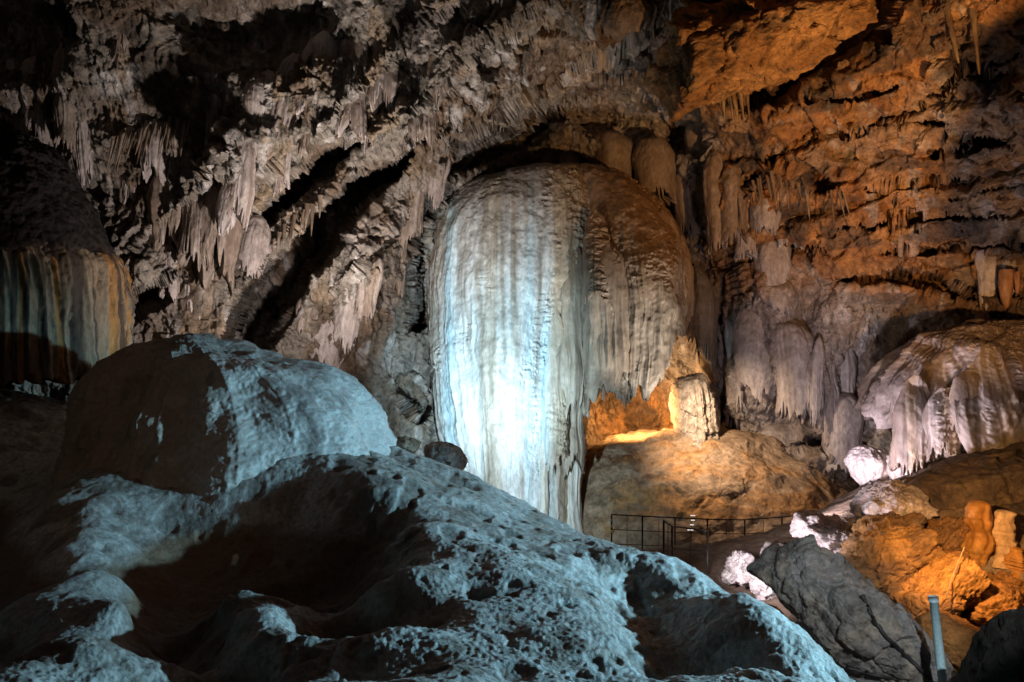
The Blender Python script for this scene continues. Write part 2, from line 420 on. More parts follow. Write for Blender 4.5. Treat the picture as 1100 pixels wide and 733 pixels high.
def lobe(name, rows, d, b, mat, colfn, yend=None, top=None, nu=400, nv=300, fl=((2.5, .08), (7, .03)), seed=1, parent=None, rough=.02, big=.0, teeth=0.0, tooth_f=6.0,
         lip=True, vpow=1.6, flv=(0.0, 0.25), facet=0.0, ripple=0.0, squash=1.0, lumpy=0.0):
    """body of flow lines that start at the crest and run down: rows = [(py, left px, right px)], d = axis distance, b = [(py, half depth m)]"""
    rows = np.array(rows, float)
    top = rows[0, 0] if top is None else top
    th = np.linspace(-math.pi, math.pi, nu, endpoint=False)
    # finer at the front
    th = th - 0.35 * np.sin(th)
    v = np.linspace(0, 1, nv) ** vpow
    ye = np.full(nu, rows[-1, 0]) if yend is None else yend(np.sin(th), th)
    if teeth:
        ye = ye + teeth * (ridged(th * tooth_f, th * 0, th * 0 + seed, 2, seed + 70) - .45) * 2
    PYm = top + (ye[None] - top) * v[:, None]
    Lp = pchip(PYm, rows[:, 0], rows[:, 1]); Rp = pchip(PYm, rows[:, 0], rows[:, 2])
    B = tab(b, PYm)
    cx = (Lp + Rp) / 2; a = (Rp - Lp) / 2
    TH = np.broadcast_to(th, PYm.shape)
    sgn = np.sin(TH); cgn = np.cos(TH)
    if squash != 1.0:
        sgn = np.sign(sgn) * np.abs(sgn) ** squash; cgn = np.sign(cgn) * np.abs(cgn) ** squash
    X = (cx + a * sgn - 550) * d / FPX
    Y = d - B * cgn
    Z = CAMZ + (366.5 - PYm) * d / FPX
    am = a * d / FPX
    R = np.sqrt(np.maximum(am, .02) * np.maximum(B, .02))
    s = TH * max(R.max(), .2)
    k = ss(flv[0], flv[1], np.broadcast_to(v[:, None], TH.shape)) * np.clip(R / (R.max() * .6), 0.05, 1)
    wv = .15 * fbm(s * .6, Z * .6, 0 * s + seed, 3, seed + 5)
    D = 0 * s
    for i, (f, am_) in enumerate(fl):
        D = D + am_ * (ridged((s + wv) * f, Z * f * .10, 0 * s + seed * 3.3 + i, 2, seed + 10 + i) - .70) * 2
    D = D * k
    D = D + big * fbm(X * 1.1, Y * 1.1, Z * 1.1, 3, seed + 20) + rough * fbm(X * 9, Y * 9, Z * 9, 4, seed + 21, .6)
    if lumpy:
        D = D + lumpy * fbm(X * 3.2, Y * 3.2, Z * 3.2, 4, seed + 25, .55)
    if ripple:
        rm = ss(.12, .4, fbm(s * 1.8, Z * .6, 0 * s, 4, seed + 30)) * .75
        D = D + ripple * rm * (np.clip(fbm(s * 6, Z * 17, 0 * s, 3, seed + 31, .6) * 2.2, -.5, .5) + .35 * fbm(s * 22, Z * 26, 0 * s, 2, seed + 33))
    if facet:
        f_, b_, _ = worley(X * 1.5, Y * 1.5, Z * 1.5, seed + 40)
        f2_, b2_, _ = worley(X * 4.2, Y * 4.2, Z * 4.2, seed + 41)
        D = D + facet * (f_ + .35 * f2_ - .3 * (1 - ss(0, .08, b_)))
    X = X + D * sgn; Y = Y - D * cgn
    Z = Z + D * (1 - ss(0, .35, v))[:, None] * .8
    P = np.stack([X, Y, Z], -1)
    colr = colfn(X, Y, Z, cx + a * sgn, PYm, TH, seed)
    if lip:
        cen = np.stack([(cx[-1] - 550) * d / FPX, np.full(nu, d), Z[-1]], -1)
        ext = []
        for (q, up) in ((.93, -.01), (.84, .03), (.6, .25), (.2, .5)):
            e = cen + (P[-1] - cen) * q; e[:, 2] = Z[-1] + up * (np.max(ye) - top) * .25 * d / FPX
            ext.append(e)
        P = np.concatenate([P, np.stack(ext)], 0)
        colr = np.concatenate([colr, np.repeat(colr[-1:], 4, 0) * .9], 0)
    return mesh_obj(name, P, grid_quads(P.shape[0], nu, True)[:, ::-1], mat, colr, parent)


def flow_col(base, alt, stain=None, f=2.0, amt=.8, stf=.5):
    def fn(X, Y, Z, px, py, TH, seed):
        s = TH * 1.5
        q = fbm(s * f + .2 * fbm(s, Z, 0 * s, 2, seed), Z * .12, 0 * s + seed, 4, seed + 50)
        c = np.broadcast_to(C(*base), X.shape + (3,)).astype(F32)
        c = mixc(c, C(*alt), ss(-.05, .35, q) * amt)
        if stain is not None:
            c = mixc(c, C(*stain), ss(.05, .4, fbm(s * f * 1.7 + 9, Z * .2, 0 * s, 4, seed + 60)) * stf)
        return c
    return fn


def empty(name, loc):
    o = bpy.data.objects.new(name, None); COL.objects.link(o); o.location = loc
    o.empty_display_size = .1
    return o


# ---- the great column
def col_trunk(X, Y, Z, px, py, TH, seed):
    s = px / 36.0
    q = fbm(s * 2.1, Z * .10, 0 * s, 4, 401); q2 = fbm(s * 5.5, Z * .15, 0 * s, 4, 402)
    c = np.broadcast_to(C(.62, .60, .58), X.shape + (3,)).astype(F32)
    c = mixc(c, C(.42, .33, .25), ss(.0, .3, q) * .75)
    c = mixc(c, C(.26, .20, .15), ss(.15, .4, q2) * .6 * (1 - ss(300, 430, py)))
    pw = px + 5 * fbm(px / 30, py / 60, 0 * px, 3, 405)
    gb = lambda m, w: np.exp(-((pw - m) / w) ** 2)
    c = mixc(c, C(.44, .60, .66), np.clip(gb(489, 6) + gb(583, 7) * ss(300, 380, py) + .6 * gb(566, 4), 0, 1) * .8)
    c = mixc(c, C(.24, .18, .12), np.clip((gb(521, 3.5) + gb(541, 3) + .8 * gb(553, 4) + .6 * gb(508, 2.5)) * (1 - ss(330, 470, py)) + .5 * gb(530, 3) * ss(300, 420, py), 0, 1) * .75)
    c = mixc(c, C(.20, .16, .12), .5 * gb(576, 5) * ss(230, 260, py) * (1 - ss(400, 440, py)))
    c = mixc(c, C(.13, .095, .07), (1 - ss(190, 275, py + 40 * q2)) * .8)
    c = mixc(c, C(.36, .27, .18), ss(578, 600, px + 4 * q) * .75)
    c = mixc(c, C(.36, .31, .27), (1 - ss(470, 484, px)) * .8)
    return c


def col_lobe(X, Y, Z, px, py, TH, seed):
    s = px / 36.0
    q = fbm(s * 2.5, Z * .12, 0 * s, 4, 411); q2 = fbm(s * 6, Z * .2, 0 * s, 4, 412)
    c = np.broadcast_to(C(.25, .15, .08), X.shape + (3,)).astype(F32)
    c = mixc(c, C(.20, .11, .05), ss(-.1, .3, q) * .8)
    c = mixc(c, C(.42, .35, .28), ss(250, 350, py + 30 * q2) * .85)
    c = mixc(c, C(.16, .11, .08), ss(.15, .4, q2) * .55)
    return c


crown = W(595, 566, 16.9)
column = empty('flowstone_column', (crown[0], crown[1], crown[2]))
INV = column.matrix_world.inverted()
tag(column, 'giant draped flowstone column, white and bluish streaks, brown dome top, in centre of the cavern', 'flowstone column')


def under(o, root):
    """parent o (mesh in world coordinates) to an empty without moving it"""
    o.parent = root
    o.matrix_parent_inverse = inv_t(root)
    return o


def inv_t(root):
    from mathutils import Matrix
    return Matrix.Translation(-root.location)


rowsA = [(177, 592, 600), (181, 560, 628), (186, 542, 640), (195, 512, 652), (210, 492, 660), (230, 476, 664), (260, 465, 664), (300, 460, 658), (340, 460, 646), (380, 462, 634),
         (420, 466, 630), (460, 471, 628), (500, 476, 627), (565, 480, 628), (640, 482, 634)]
bA = [(177, .02), (181, .5), (186, .75), (200, 1.05), (230, 1.3), (300, 1.5), (400, 1.5), (500, 1.45), (565, 1.4), (640, 1.4)]
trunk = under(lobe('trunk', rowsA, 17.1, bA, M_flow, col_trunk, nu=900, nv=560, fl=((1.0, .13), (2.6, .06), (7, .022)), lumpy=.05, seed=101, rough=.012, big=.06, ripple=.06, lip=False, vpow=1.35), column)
rowsB = [(179, 612, 622), (183, 606, 644), (190, 604, 662), (200, 604, 682), (214, 606, 700), (240, 612, 720), (270, 618, 734), (300, 622, 740), (330, 626, 740), (360, 628, 735), (430, 630, 724)]
bB = [(177, .02), (182, .6), (190, .95), (210, 1.35), (250, 1.75), (300, 1.95), (430, 1.95)]


def yeB(sn, th):
    base = np.interp(sn, [-1, -.4, .1, .3, .45, .62, 1], [412, 408, 412, 398, 362, 338, 326])
    return np.where(np.cos(th) < 0, 350, base)


lobeB = under(lobe('canopy_lobe', rowsB, 17.3, bB, M_flow, col_lobe, yend=yeB, nu=760, nv=340, fl=((1.1, .12), (3.3, .07), (8, .03)), flv=(.05, .95), lumpy=.06, seed=131, rough=.014, big=.08, ripple=.06,
                   teeth=16, tooth_f=9, vpow=1.4), column)
# overlapping tiers of drapery on the right half
for i, (px0, w, y0, y1, dd, ln) in enumerate(((652, 25, 262, 420, 15.55, 2), (684, 20, 236, 404, 15.68, 4), (711, 19, 226, 352, 15.95, 8), (730, 11, 250, 340, 16.45, 4), (612, 22, 250, 450, 15.9, 0), (640, 15, 225, 330, 15.6, 2), (668, 13, 300, 430, 15.6, 0),
                                              (598, 12, 330, 500, 15.75, 0), (616, 11, 400, 505, 15.9, 0), (694, 12, 320, 385, 15.75, 3))):
    rws = [(y0 + (y1 - y0) * u, px0 + ln * u - w * (math.sqrt(max(0, 1 - (1 - min(1, u / .5)) ** 2)) + .03), px0 + ln * u + w * (math.sqrt(max(0, 1 - (1 - min(1, u / .5)) ** 2)) + .03)) for u in np.linspace(0, 1, 12)]
    bt_ = [(y0 + (y1 - y0) * u, .02 + .26 * u ** .8 * w / 20) for u in np.linspace(0, 1, 8)]
    ph = 1.7 * i
    under(lobe('drape', rws, dd, bt_, M_flow, col_lobe if px0 > 605 else col_trunk, yend=lambda sn, th: y1 - 10 * (1 + np.sin(sn * 2.5 + ph)), nu=190, nv=150, fl=((3.2, .05), (8, .035), (18, .01)), seed=180 + i, rough=.012, big=.08, ripple=.05,
               teeth=12, tooth_f=6, vpow=1.2, flv=(.1, .8)), column)
# slender drip columns under the curtain at the foot
for i, (px0, w, y0, y1) in enumerate(((584, 9, 470, 575), (612, 14, 480, 580), (560, 8, 478, 560))):
    rws = [(y0, px0 - w * .6, px0 + w * .6), (y0 + 15, px0 - w, px0 + w), (y0 + 45, px0 - w * .85, px0 + w * .85), (y1 - 20, px0 - w * 1.0, px0 + w * 1.0), (y1, px0 - w * 1.3, px0 + w * 1.4)]
    under(lobe('drip_column', rws, 15.86 if px0 < 600 else 16.18, [(y0, .12), (y1, .22)], M_flow, flow_col((.6, .56, .5), (.36, .27, .18)), nu=140, nv=120, fl=((5, .035), (14, .012)), seed=150 + i, rough=.01, lip=False, vpow=1), column)
# hanging teeth along the lobe rim
for i in range(26):
    px0 = 632 + i * 4.3 + random.uniform(-1.2, 1.2)
    sn = (px0 - 688) / 58
    y0 = float(np.interp(sn, [-1, -.4, .1, .3, .45, .62, 1], [404, 402, 404, 390, 355, 332, 318])) - 14
    ln = random.uniform(12, 34); w = random.uniform(1.3, 2.8)
    dd = 17.3 - 1.9 * math.sqrt(max(0.05, 1 - sn * sn))
    k = dd / 17.3
    rws = [(y0, px0 - w, px0 + w), (y0 + ln * .5, px0 - w * .7, px0 + w * .7), (y0 + ln, px0 - .2, px0 + .2)]
    under(lobe('drip_tooth', rws, dd, [(y0, w * dd / FPX), (y0 + ln * .6, w * .6 * dd / FPX), (y0 + ln, .003)], M_flow, flow_col((.4, .32, .25), (.25, .18, .12)), nu=14, nv=14, fl=((9, .006),), seed=170 + i, rough=.004, lip=False, vpow=1), column)

# ---- other flowstone bodies
def thing_lobe(name, label, cat, *a, group=None, **k):
    o = lobe(name, *a, **k); tag(o, label, cat, group); return o


grey_c = flow_col((.30, .26, .24), (.20, .15, .12), (.42, .36, .33))
thing_lobe('flowstone_lobe', 'small smooth grey flowstone lobe with fringed rim, tucked against right side of the great column', 'flowstone',
           [(285, 744, 750), (294, 737, 757), (312, 732, 764), (335, 728, 768), (365, 728, 769), (420, 730, 767)], 18.0, [(285, .05), (300, .4), (335, .7), (420, .7)], M_flow,
           flow_col((.24, .20, .17), (.15, .11, .08)), yend=lambda sn, th: np.interp(sn, [-1, 0, 1], [345, 372, 398]), nu=260, nv=160, fl=((3, .05), (9, .03)), seed=201, teeth=14, tooth_f=8)
o = thing_lobe('flowstone_dome', 'small brightly lit pale dripstone dome on the crest of the clay hill', 'flowstone',
               [(404, 742, 750), (410, 731, 759), (425, 725, 766), (450, 724, 771), (480, 722, 774)], 17.2, [(404, .05), (415, .4), (480, .7)], M_wall, flow_col((.5, .42, .35), (.38, .28, .2)),
               yend=lambda sn, th: np.interp(sn, [-1, 0, 1], [478, 484, 490]), nu=240, nv=150, fl=((3, .06), (8, .04)), seed=211, teeth=8, tooth_f=7, facet=.10, big=.2)
# right-hand dome
rowsR = [(348, 1050, 1066), (352, 1020, 1095), (360, 996, 1125), (374, 974, 1150), (397, 956, 1172), (420, 946, 1186), (450, 942, 1192), (510, 945, 1192)]


def yeR(sn, th):
    b_ = np.interp(sn, [-1, -.8, -.72, -.55, -.45, -.3, 0, .4, 1], [440, 450, 446, 498, 508, 490, 470, 452, 440])
    return np.where(np.cos(th) < 0, 440, b_)


def col_R(X, Y, Z, px, py, TH, seed):
    s = px / 30.
    q = fbm(s * 1.6, Z * .15, 0 * s, 4, 421); q2 = fbm(s * 4.5, Z * .2, 0 * s, 4, 422)
    c = np.broadcast_to(C(.44, .375, .365), X.shape + (3,)).astype(F32)
    c = mixc(c, C(.32, .23, .15), ss(-.05, .3, q) * .85)
    c = mixc(c, C(.17, .13, .115), ss(-.05, .35, q2) * .85)
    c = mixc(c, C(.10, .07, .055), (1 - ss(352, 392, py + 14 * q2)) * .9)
    return c


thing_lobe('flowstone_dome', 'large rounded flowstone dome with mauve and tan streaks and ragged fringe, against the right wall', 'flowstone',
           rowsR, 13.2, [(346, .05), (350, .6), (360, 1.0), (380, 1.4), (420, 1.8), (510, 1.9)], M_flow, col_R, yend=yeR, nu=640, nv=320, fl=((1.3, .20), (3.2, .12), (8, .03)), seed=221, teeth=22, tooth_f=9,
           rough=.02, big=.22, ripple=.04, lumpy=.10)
dome_r = bpy.data.objects['flowstone_dome.001']
for i, (px0, w, y0, y1, dd, ln) in enumerate(((985, 20, 400, 500, 11.75, -4), (1012, 17, 415, 492, 11.55, -2), (1042, 22, 395, 470, 11.45, 0), (1075, 24, 400, 458, 11.5, 4), (1060, 20, 440, 476, 11.5, 0), (968, 9, 430, 470, 12.0, 0))):
    rws = [(y0 + (y1 - y0) * u, px0 + ln * u - w * (.6 * math.sqrt(max(0, 1 - (1 - min(1, u / .5)) ** 2)) + .4), px0 + ln * u + w * (.6 * math.sqrt(max(0, 1 - (1 - min(1, u / .5)) ** 2)) + .4)) for u in np.linspace(0, 1, 12)]
    ph = 2.1 * i
    lobe('drape', rws, dd + .42, [(y0 + (y1 - y0) * u, .02 + .24 * u ** .8 * w / 20) for u in np.linspace(0, 1, 8)], M_flow, col_R, yend=lambda sn, th: y1 - 8 * (1 + np.sin(sn * 2.5 + ph)), nu=170, nv=110, fl=((3.2, .05), (8, .03)), seed=280 + i,
         rough=.012, big=.10, ripple=.04, teeth=10, tooth_f=6, vpow=1.2, flv=(.1, .8), parent=dome_r)
for (nm, lb, rws, dd, sd) in (
    ('flowstone_bulb', 'smooth pale mauve flowstone bulb, wider of two under the right dome', [(478, 928, 936), (483, 916, 950), (495, 909, 956), (510, 914, 954), (528, 928, 946)], 13.0, 231),
    ('flowstone_bulb', 'narrow pale flowstone bulb under the right dome, close to the dark ledge', [(484, 960, 964), (489, 953, 972), (502, 951, 977), (516, 955, 975), (528, 960, 970)], 12.7, 232)):
    thing_lobe(nm, lb, 'flowstone', rws, dd, [(rws[0][0], .05), (rws[1][0], .2), (rws[2][0], .36), (rws[-1][0], .2)], M_flow, flow_col((.48, .42, .42), (.34, .27, .24)), nu=160, nv=110,
               fl=((2, .07), (6, .02)), lumpy=.08, seed=sd, lip=False, vpow=1.2)
# left mushroom dome with striped curtain
def col_L(X, Y, Z, px, py, TH, seed):
    s = TH * 20.
    s = s + .5 * fbm(Z * .8, s * .3, 0 * s, 3, 433)
    q = fbm(s * 1.7, Z * .05, 0 * s, 2, 431); q2 = fbm(s * 1.2 + 5, Z * .05, 0 * s, 2, 432)
    c = np.broadcast_to(C(.24, .185, .13), X.shape + (3,)).astype(F32)
    c = mixc(c, C(.30, .15, .045), ss(-.1, .25, q2) * .85)
    c = mixc(c, C(.05, .04, .035), ss(-.02, .25, q) * .9)
    if TH.shape[1] == 620 and TH.shape[0] == 150:
        return c
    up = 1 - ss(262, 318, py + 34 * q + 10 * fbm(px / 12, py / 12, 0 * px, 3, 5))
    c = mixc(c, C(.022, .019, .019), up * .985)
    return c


col_curtain = col_L
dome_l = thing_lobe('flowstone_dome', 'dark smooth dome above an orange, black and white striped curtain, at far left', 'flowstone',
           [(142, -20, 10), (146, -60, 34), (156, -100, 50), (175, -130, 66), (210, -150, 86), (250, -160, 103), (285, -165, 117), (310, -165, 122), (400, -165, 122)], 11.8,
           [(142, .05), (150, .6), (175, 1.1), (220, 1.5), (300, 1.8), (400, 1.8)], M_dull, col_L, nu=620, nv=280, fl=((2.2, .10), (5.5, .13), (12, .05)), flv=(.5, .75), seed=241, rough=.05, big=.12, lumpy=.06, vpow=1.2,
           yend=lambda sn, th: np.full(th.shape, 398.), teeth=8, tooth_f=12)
lobe('curtain', [(262, -150, 104), (272, -162, 112), (290, -167, 120), (315, -167, 124), (400, -167, 125)], 11.8, [(262, 1.62), (272, 1.76), (290, 1.86), (320, 1.9), (400, 1.9)], M_dull, col_curtain, yend=lambda sn, th: np.full(th.shape, 400.),
     nu=620, nv=150, fl=((2.2, .10), (5.5, .14), (12, .06)), flv=(.0, .3), seed=242, rough=.03, big=.08, teeth=10, tooth_f=12, vpow=1.0, parent=dome_l)

# ---- draperies that grow out of the wall
def drapery(px, y0, y1, w, lean=0.0, seed=1, base=(.34, .28, .25), alt=(.2, .14, .1), st=(.5, .44, .42), fr=.22, dd=0.0, bulge=.42, par=None, fl=None):
    wp = wall_at(px + lean * .4, y0 + .4 * (y1 - y0)); d = float(wp[1]) + dd + w * .45 * float(wp[1]) / FPX; s_ = d / FPX
    n = 18
    rows = []
    for i in range(n):
        u = i / (n - 1)
        k = (math.sqrt(max(0, 1 - (1 - min(1, u / .38)) ** 2)) + .03) * (1 - .18 * u)
        cx = px + lean * u
        rows.append((y0 + (y1 - y0) * u, cx - w * k, cx + w * k))
    bt = [(y0 + q * (y1 - y0), w * s_ * (bulge + .3) * max(.04, math.sqrt(max(0, 1 - (1 - min(1, q / .5)) ** 2)))) for q in np.linspace(0, 1, 12)]
    ph = random.uniform(0, 6)
    ye = lambda sn, th: y1 - fr * (y1 - y0) * (.5 + .5 * np.sin(sn * 3 + ph))
    fsc = 1 / max(.15, w * s_)
    o = lobe('drapery', rows, d, bt, M_stal, flow_col(base, alt, st, 1.5), yend=ye, nu=int(60 + w * 3), nv=int(30 + (y1 - y0) * .7), fl=fl or ((1.1 * fsc, .10 * w * s_), (2.8 * fsc, .09 * w * s_), (6 * fsc, .03 * w * s_)),
             seed=seed, rough=.02, big=.14, teeth=.14 * (y1 - y0), tooth_f=5, vpow=1.3, lip=True)
    o.parent = par or wall
    return o


rg = random.Random(5)
DR = [(185, 178, 262, 20, -4), (215, 165, 285, 17, -6), (244, 160, 300, 19, -8), (262, 125, 250, 20, -12), (292, 70, 165, 24, -16), (322, 55, 150, 22, -18), (228, 250, 335, 12, -4), (205, 262, 332, 13, -2), (178, 258, 310, 9, 0),
      (160, 175, 240, 14, -4), (140, 170, 225, 13, 0), (352, 40, 130, 18, -10), (280, 228, 302, 13, -12), (302, 202, 268, 11, -12), (334, 168, 232, 10, -14), (240, 300, 362, 10, -4), (168, 120, 190, 9, -2), (190, 112, 176, 8, -3), (272, 95, 170, 8, -6), (232, 98, 165, 8, -5), (310, 140, 205, 9, -8), (395, 90, 165, 8, -4), (330, 110, 160, 8, -6),
      (12, 60, 150, 16, 0), (38, 66, 160, 14, 0), (64, 40, 150, 12, 2), (84, 95, 190, 12, 6), (118, 0, 70, 12, -8), (135, -20, 60, 11, -6), (383, 30, 135, 15, -4), (412, 20, 118, 14, -2), (438, 50, 140, 12, 0), (470, 30, 110, 13, 2), (462, 100, 150, 9, 2),
      (350, 330, 400, 18, -6), (378, 300, 370, 16, -8), (400, 270, 345, 16, -10), (425, 235, 320, 14, -8), (448, 190, 262, 15, -10), (478, 160, 215, 14, -8), (365, 372, 420, 14, -4), (330, 310, 360, 12, -6)]
for i, (px, y0, y1, w, ln) in enumerate(DR):
    j = lambda a: rg.uniform(-a, a)
    b_ = rg.choice([((.36, .30, .28), (.22, .16, .12)), ((.42, .36, .34), (.27, .2, .16)), ((.28, .22, .18), (.16, .11, .08))])
    drapery(px + j(4), y0 + j(8), y1 + j(8), w * rg.uniform(.8, 1.15), ln, 800 + i, b_[0], b_[1], dd=.22 if y0 < 90 else .05)
BRD = ((.26, .19, .14), (.15, .10, .07), (.36, .3, .27))
for i, (px, y0, y1, w, ln) in enumerate([(612, 150, 195, 22, 0), (655, 140, 195, 26, 4), (700, 148, 215, 24, 6), (735, 165, 250, 18, 6), (748, 130, 200, 13, 4), (768, 160, 262, 14, 2), (790, 175, 255, 15, 0), (718, 190, 250, 16, 8)]):
    drapery(px, y0, y1, w, ln, 850 + i, *BRD, fr=.1, fl=((1.5, .03), (5, .012)), bulge=.7)
GRD = ((.30, .26, .25), (.19, .15, .13), (.42, .36, .34))
for i, (px, y0, y1, w, ln) in enumerate([(786, 285, 470, 7, 0), (796, 290, 430, 5, 2), (880, 360, 455, 7, -3), (893, 372, 470, 8, 0), (908, 365, 440, 7, 2), (868, 385, 450, 8, 0), (772, 345, 440, 7, 0), (756, 360, 430, 9, 0), (830, 255, 330, 22, 0), (800, 230, 275, 14, 0),
                                         (850, 215, 262, 14, 0), (822, 205, 250, 16, 0), (1062, 270, 330, 12, 0), (1085, 268, 320, 10, 0), (815, 330, 420, 26, 0), (850, 345, 440, 24, 4), (845, 455, 520, 34, 6), (800, 440, 500, 24, 6), (905, 420, 500, 20, 0)]):
    drapery(px, y0, y1, w, ln, 880 + i, *GRD, fr=.3 if w < 10 else .12, fl=None if w < 16 else ((1.2, .05), (4, .02)), bulge=.6)

# ================================================================== FOREGROUND FLOWSTONE SLOPE (heightfield, polar grid for even detail)
SL = [  # px, py, d
    # near edge
    (-200, 760, 3.0), (0, 733, 3.4), (95, 733, 3.55), (200, 742, 3.9), (330, 733, 3.5), (388, 738, 3.75), (430, 733, 3.45), (560, 733, 3.55), (680, 733, 3.9), (780, 733, 4.3), (850, 733, 4.35),
    # body of the lit slope
    (470, 680, 4.2), (550, 680, 4.3), (620, 690, 4.3), (500, 630, 5.1), (570, 630, 5.2), (450, 600, 5.7), (440, 570, 6.4), (520, 580, 6.3), (600, 610, 5.9), (560, 570, 7.2), (480, 540, 7.4), (400, 528, 7.25),
    (330, 515, 7.6), (440, 505, 8.6), (250, 522, 7.5), (180, 505, 8.1),
    # ridge
    (430, 484, 9.6), (500, 509, 9.4), (560, 543, 8.8), (640, 580, 7.8), (715, 607, 6.6), (765, 640, 5.5), (800, 664, 5.1), (840, 703, 4.7), (880, 738, 4.4),
    # rim of the pit
    (440, 570, 6.27), (432, 615, 5.05), (405, 690, 3.95),
    # pillowy rib along the left
    (100, 504, 8.0), (60, 540, 7.05), (78, 575, 6.2), (112, 610, 5.42), (132, 650, 4.72), (122, 690, 4.08), (75, 620, 5.35), (85, 660, 4.6), (20, 660, 4.7),
    # left bank
    (-60, 430, 10), (30, 440, 10.5), (-200, 500, 8), (-150, 620, 5), (80, 470, 10)]
sl = np.array(SL, float)
sx, sy, sz = (sl[:, 0] - 550) * sl[:, 2] / FPX, sl[:, 2], CAMZ + (366.5 - sl[:, 1]) * sl[:, 2] / FPX
ext = []
for (px, py, d) in SL[27:36]:
    X_, Y_, Z_ = (px - 550) * d / FPX, d, CAMZ + (366.5 - py) * d / FPX
    dx, dy = .78, .62
    for (dd, dz) in ((.9, -.5), (2.0, -1.5), (3.5, -3.0)):
        ext.append((X_ + dx * dd, Y_ + dy * dd, Z_ + dz))
for (x_, y_, z_) in ((-8, 12, 4.4), (-5, 12.5, 3.6), (-2.5, 12.5, 2.4), (-8, 4, 4.0), (4.5, 2, 0.4), (2.3, 2.5, 2.8), (0, 1.0, 3.4), (-2, 1.2, 3.5), (-6, 14, 2.5)):
    ext.append((x_, y_, z_))
PITS = [(-1.25, 6.6, 3.0), (-1.15, 5.6, 3.0), (-1.0, 4.7, 3.08), (-2.0, 6.8, 3.05), (-1.9, 5.7, 3.0), (-1.75, 4.35, 3.1), (-2.8, 7.0, 3.15), (-2.65, 5.8, 3.1), (-1.35, 3.7, 3.2),
        (-1.84, 5.05, 3.40), (-1.5, 4.6, 3.44), (-1.28, 4.2, 3.46), (-.95, 3.75, 3.45),
        (.95, 6.2, 2.98), (1.0, 5.5, 2.98), (1.05, 4.9, 2.95), (1.1, 4.4, 2.93), (-2.35, 5.35, 3.05), (-2.05, 4.85, 3.02), (-1.5, 3.85, 3.1), (-4.3, 6.4, 2.95), (-5.2, 7.6, 3.0), (-3.9, 5.2, 2.9), (-3.1, 4.2, 3.0), (-2.0, 7.35, 3.4),
        (.62, 6.2, 3.2), (.62, 5.4, 3.24), (.62, 4.6, 3.26)]
ext = np.r_[np.array(ext), np.array(PITS)]
CX, CY, CZ = np.r_[sx, ext[:, 0]], np.r_[sy, ext[:, 1]], np.r_[sz, ext[:, 2]]
gx = np.linspace(-420, 1060, 1000)
gd = np.exp(np.linspace(math.log(2.2), math.log(13.5), 620))
GX, GD = np.meshgrid(gx, gd)
X = (GX - 550) * GD / FPX; Y = GD
X = X.astype(F32); Y = Y.astype(F32)
Zs = rbf(np.c_[CX, CY], CZ, np.c_[X.ravel(), Y.ravel()], smooth=2e-3).reshape(X.shape).astype(F32)
Zs = np.clip(Zs, 0.3, 6)
P_ = np.stack([X, Y, Zs], -1); Nrm = grid_normals(P_); Nrm = Nrm * np.where(Nrm[..., 2:3] < 0, -1, 1)
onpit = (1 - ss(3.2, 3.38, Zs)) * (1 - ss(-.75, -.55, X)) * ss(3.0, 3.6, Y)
pop = ridged(X * 36, Y * 36, Zs * 36, 3, 301)
pop2 = vn(X * 55, Y * 55, Zs * 55, 302)
rib = 1 - ss(-2.6, -1.9, X)
lumps = fbm(X * 2.2, Y * 2.2, Zs * 2.2, 4, 303)
fc, br, _ = worley(X * 5.5, Y * 5.5, Zs * 5.5, 304)
pit_ = ss(.45, .75, vn(X * 4.2 + .4 * lumps, Y * 3.2, Zs * 0, 311)) + .8 * ss(.5, .8, vn(X * 9, Y * 7, Zs * 0, 312))
gour = ridged((X - .35 * Y) * 3.2 + 1.2 * lumps, Y * .9, Zs * 0, 2, 313) - .6
dsp = -.030 * pit_ * (1 - .5 * rib) + .02 * gour + .05 * lumps + .018 * fbm(X * 5, Y * 5, Zs * 5, 3, 310) + (1 - .7 * onpit) * (1 - .55 * rib) * (.45 + .55 * ss(-.3, .25, fbm(X * .9, Y * .9, Zs, 3, 308))) * (.009 * (pop - .6) + .006 * pop2 + .004 * (ss(0, .5, br) - .5)) + .012 * fbm(X * 11, Y * 11, Zs * 11, 3, 305)
# holes eaten into the right rim
hole, hb, hc = worley(X * 2.6 + .5, Y * 1.6, Zs * 0 + .5, 309)
P_ = P_ + Nrm * dsp[..., None].astype(F32)
q = fbm(X * 1.3, Y * 1.3, Zs, 4, 306); q2 = fbm(X * 4, Y * 4, Zs * 4, 4, 307)
c = np.broadcast_to(C(.44, .43, .42), P_.shape).astype(F32)
c = mixc(c, C(.30, .275, .255), ss(-.1, .35, q) * .8)
c = mixc(c, C(.15, .11, .08), ss(.1, .4, q2) * .6)
c = mixc(c, C(.10, .075, .06), np.clip(pit_, 0, 1) * .6)
c = mixc(c, C(.10, .085, .075), (1 - ss(-.5, .1, pop2 + 2.2 * (pop - .62))) * .4)
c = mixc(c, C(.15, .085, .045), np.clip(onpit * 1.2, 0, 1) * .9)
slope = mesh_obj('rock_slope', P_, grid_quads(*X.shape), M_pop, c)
tag(slope, kind='structure')


def slope_z(x_, y_):
    return float(rbf(np.c_[CX, CY], CZ, np.array([[x_, y_]]), smooth=2e-3)[0])


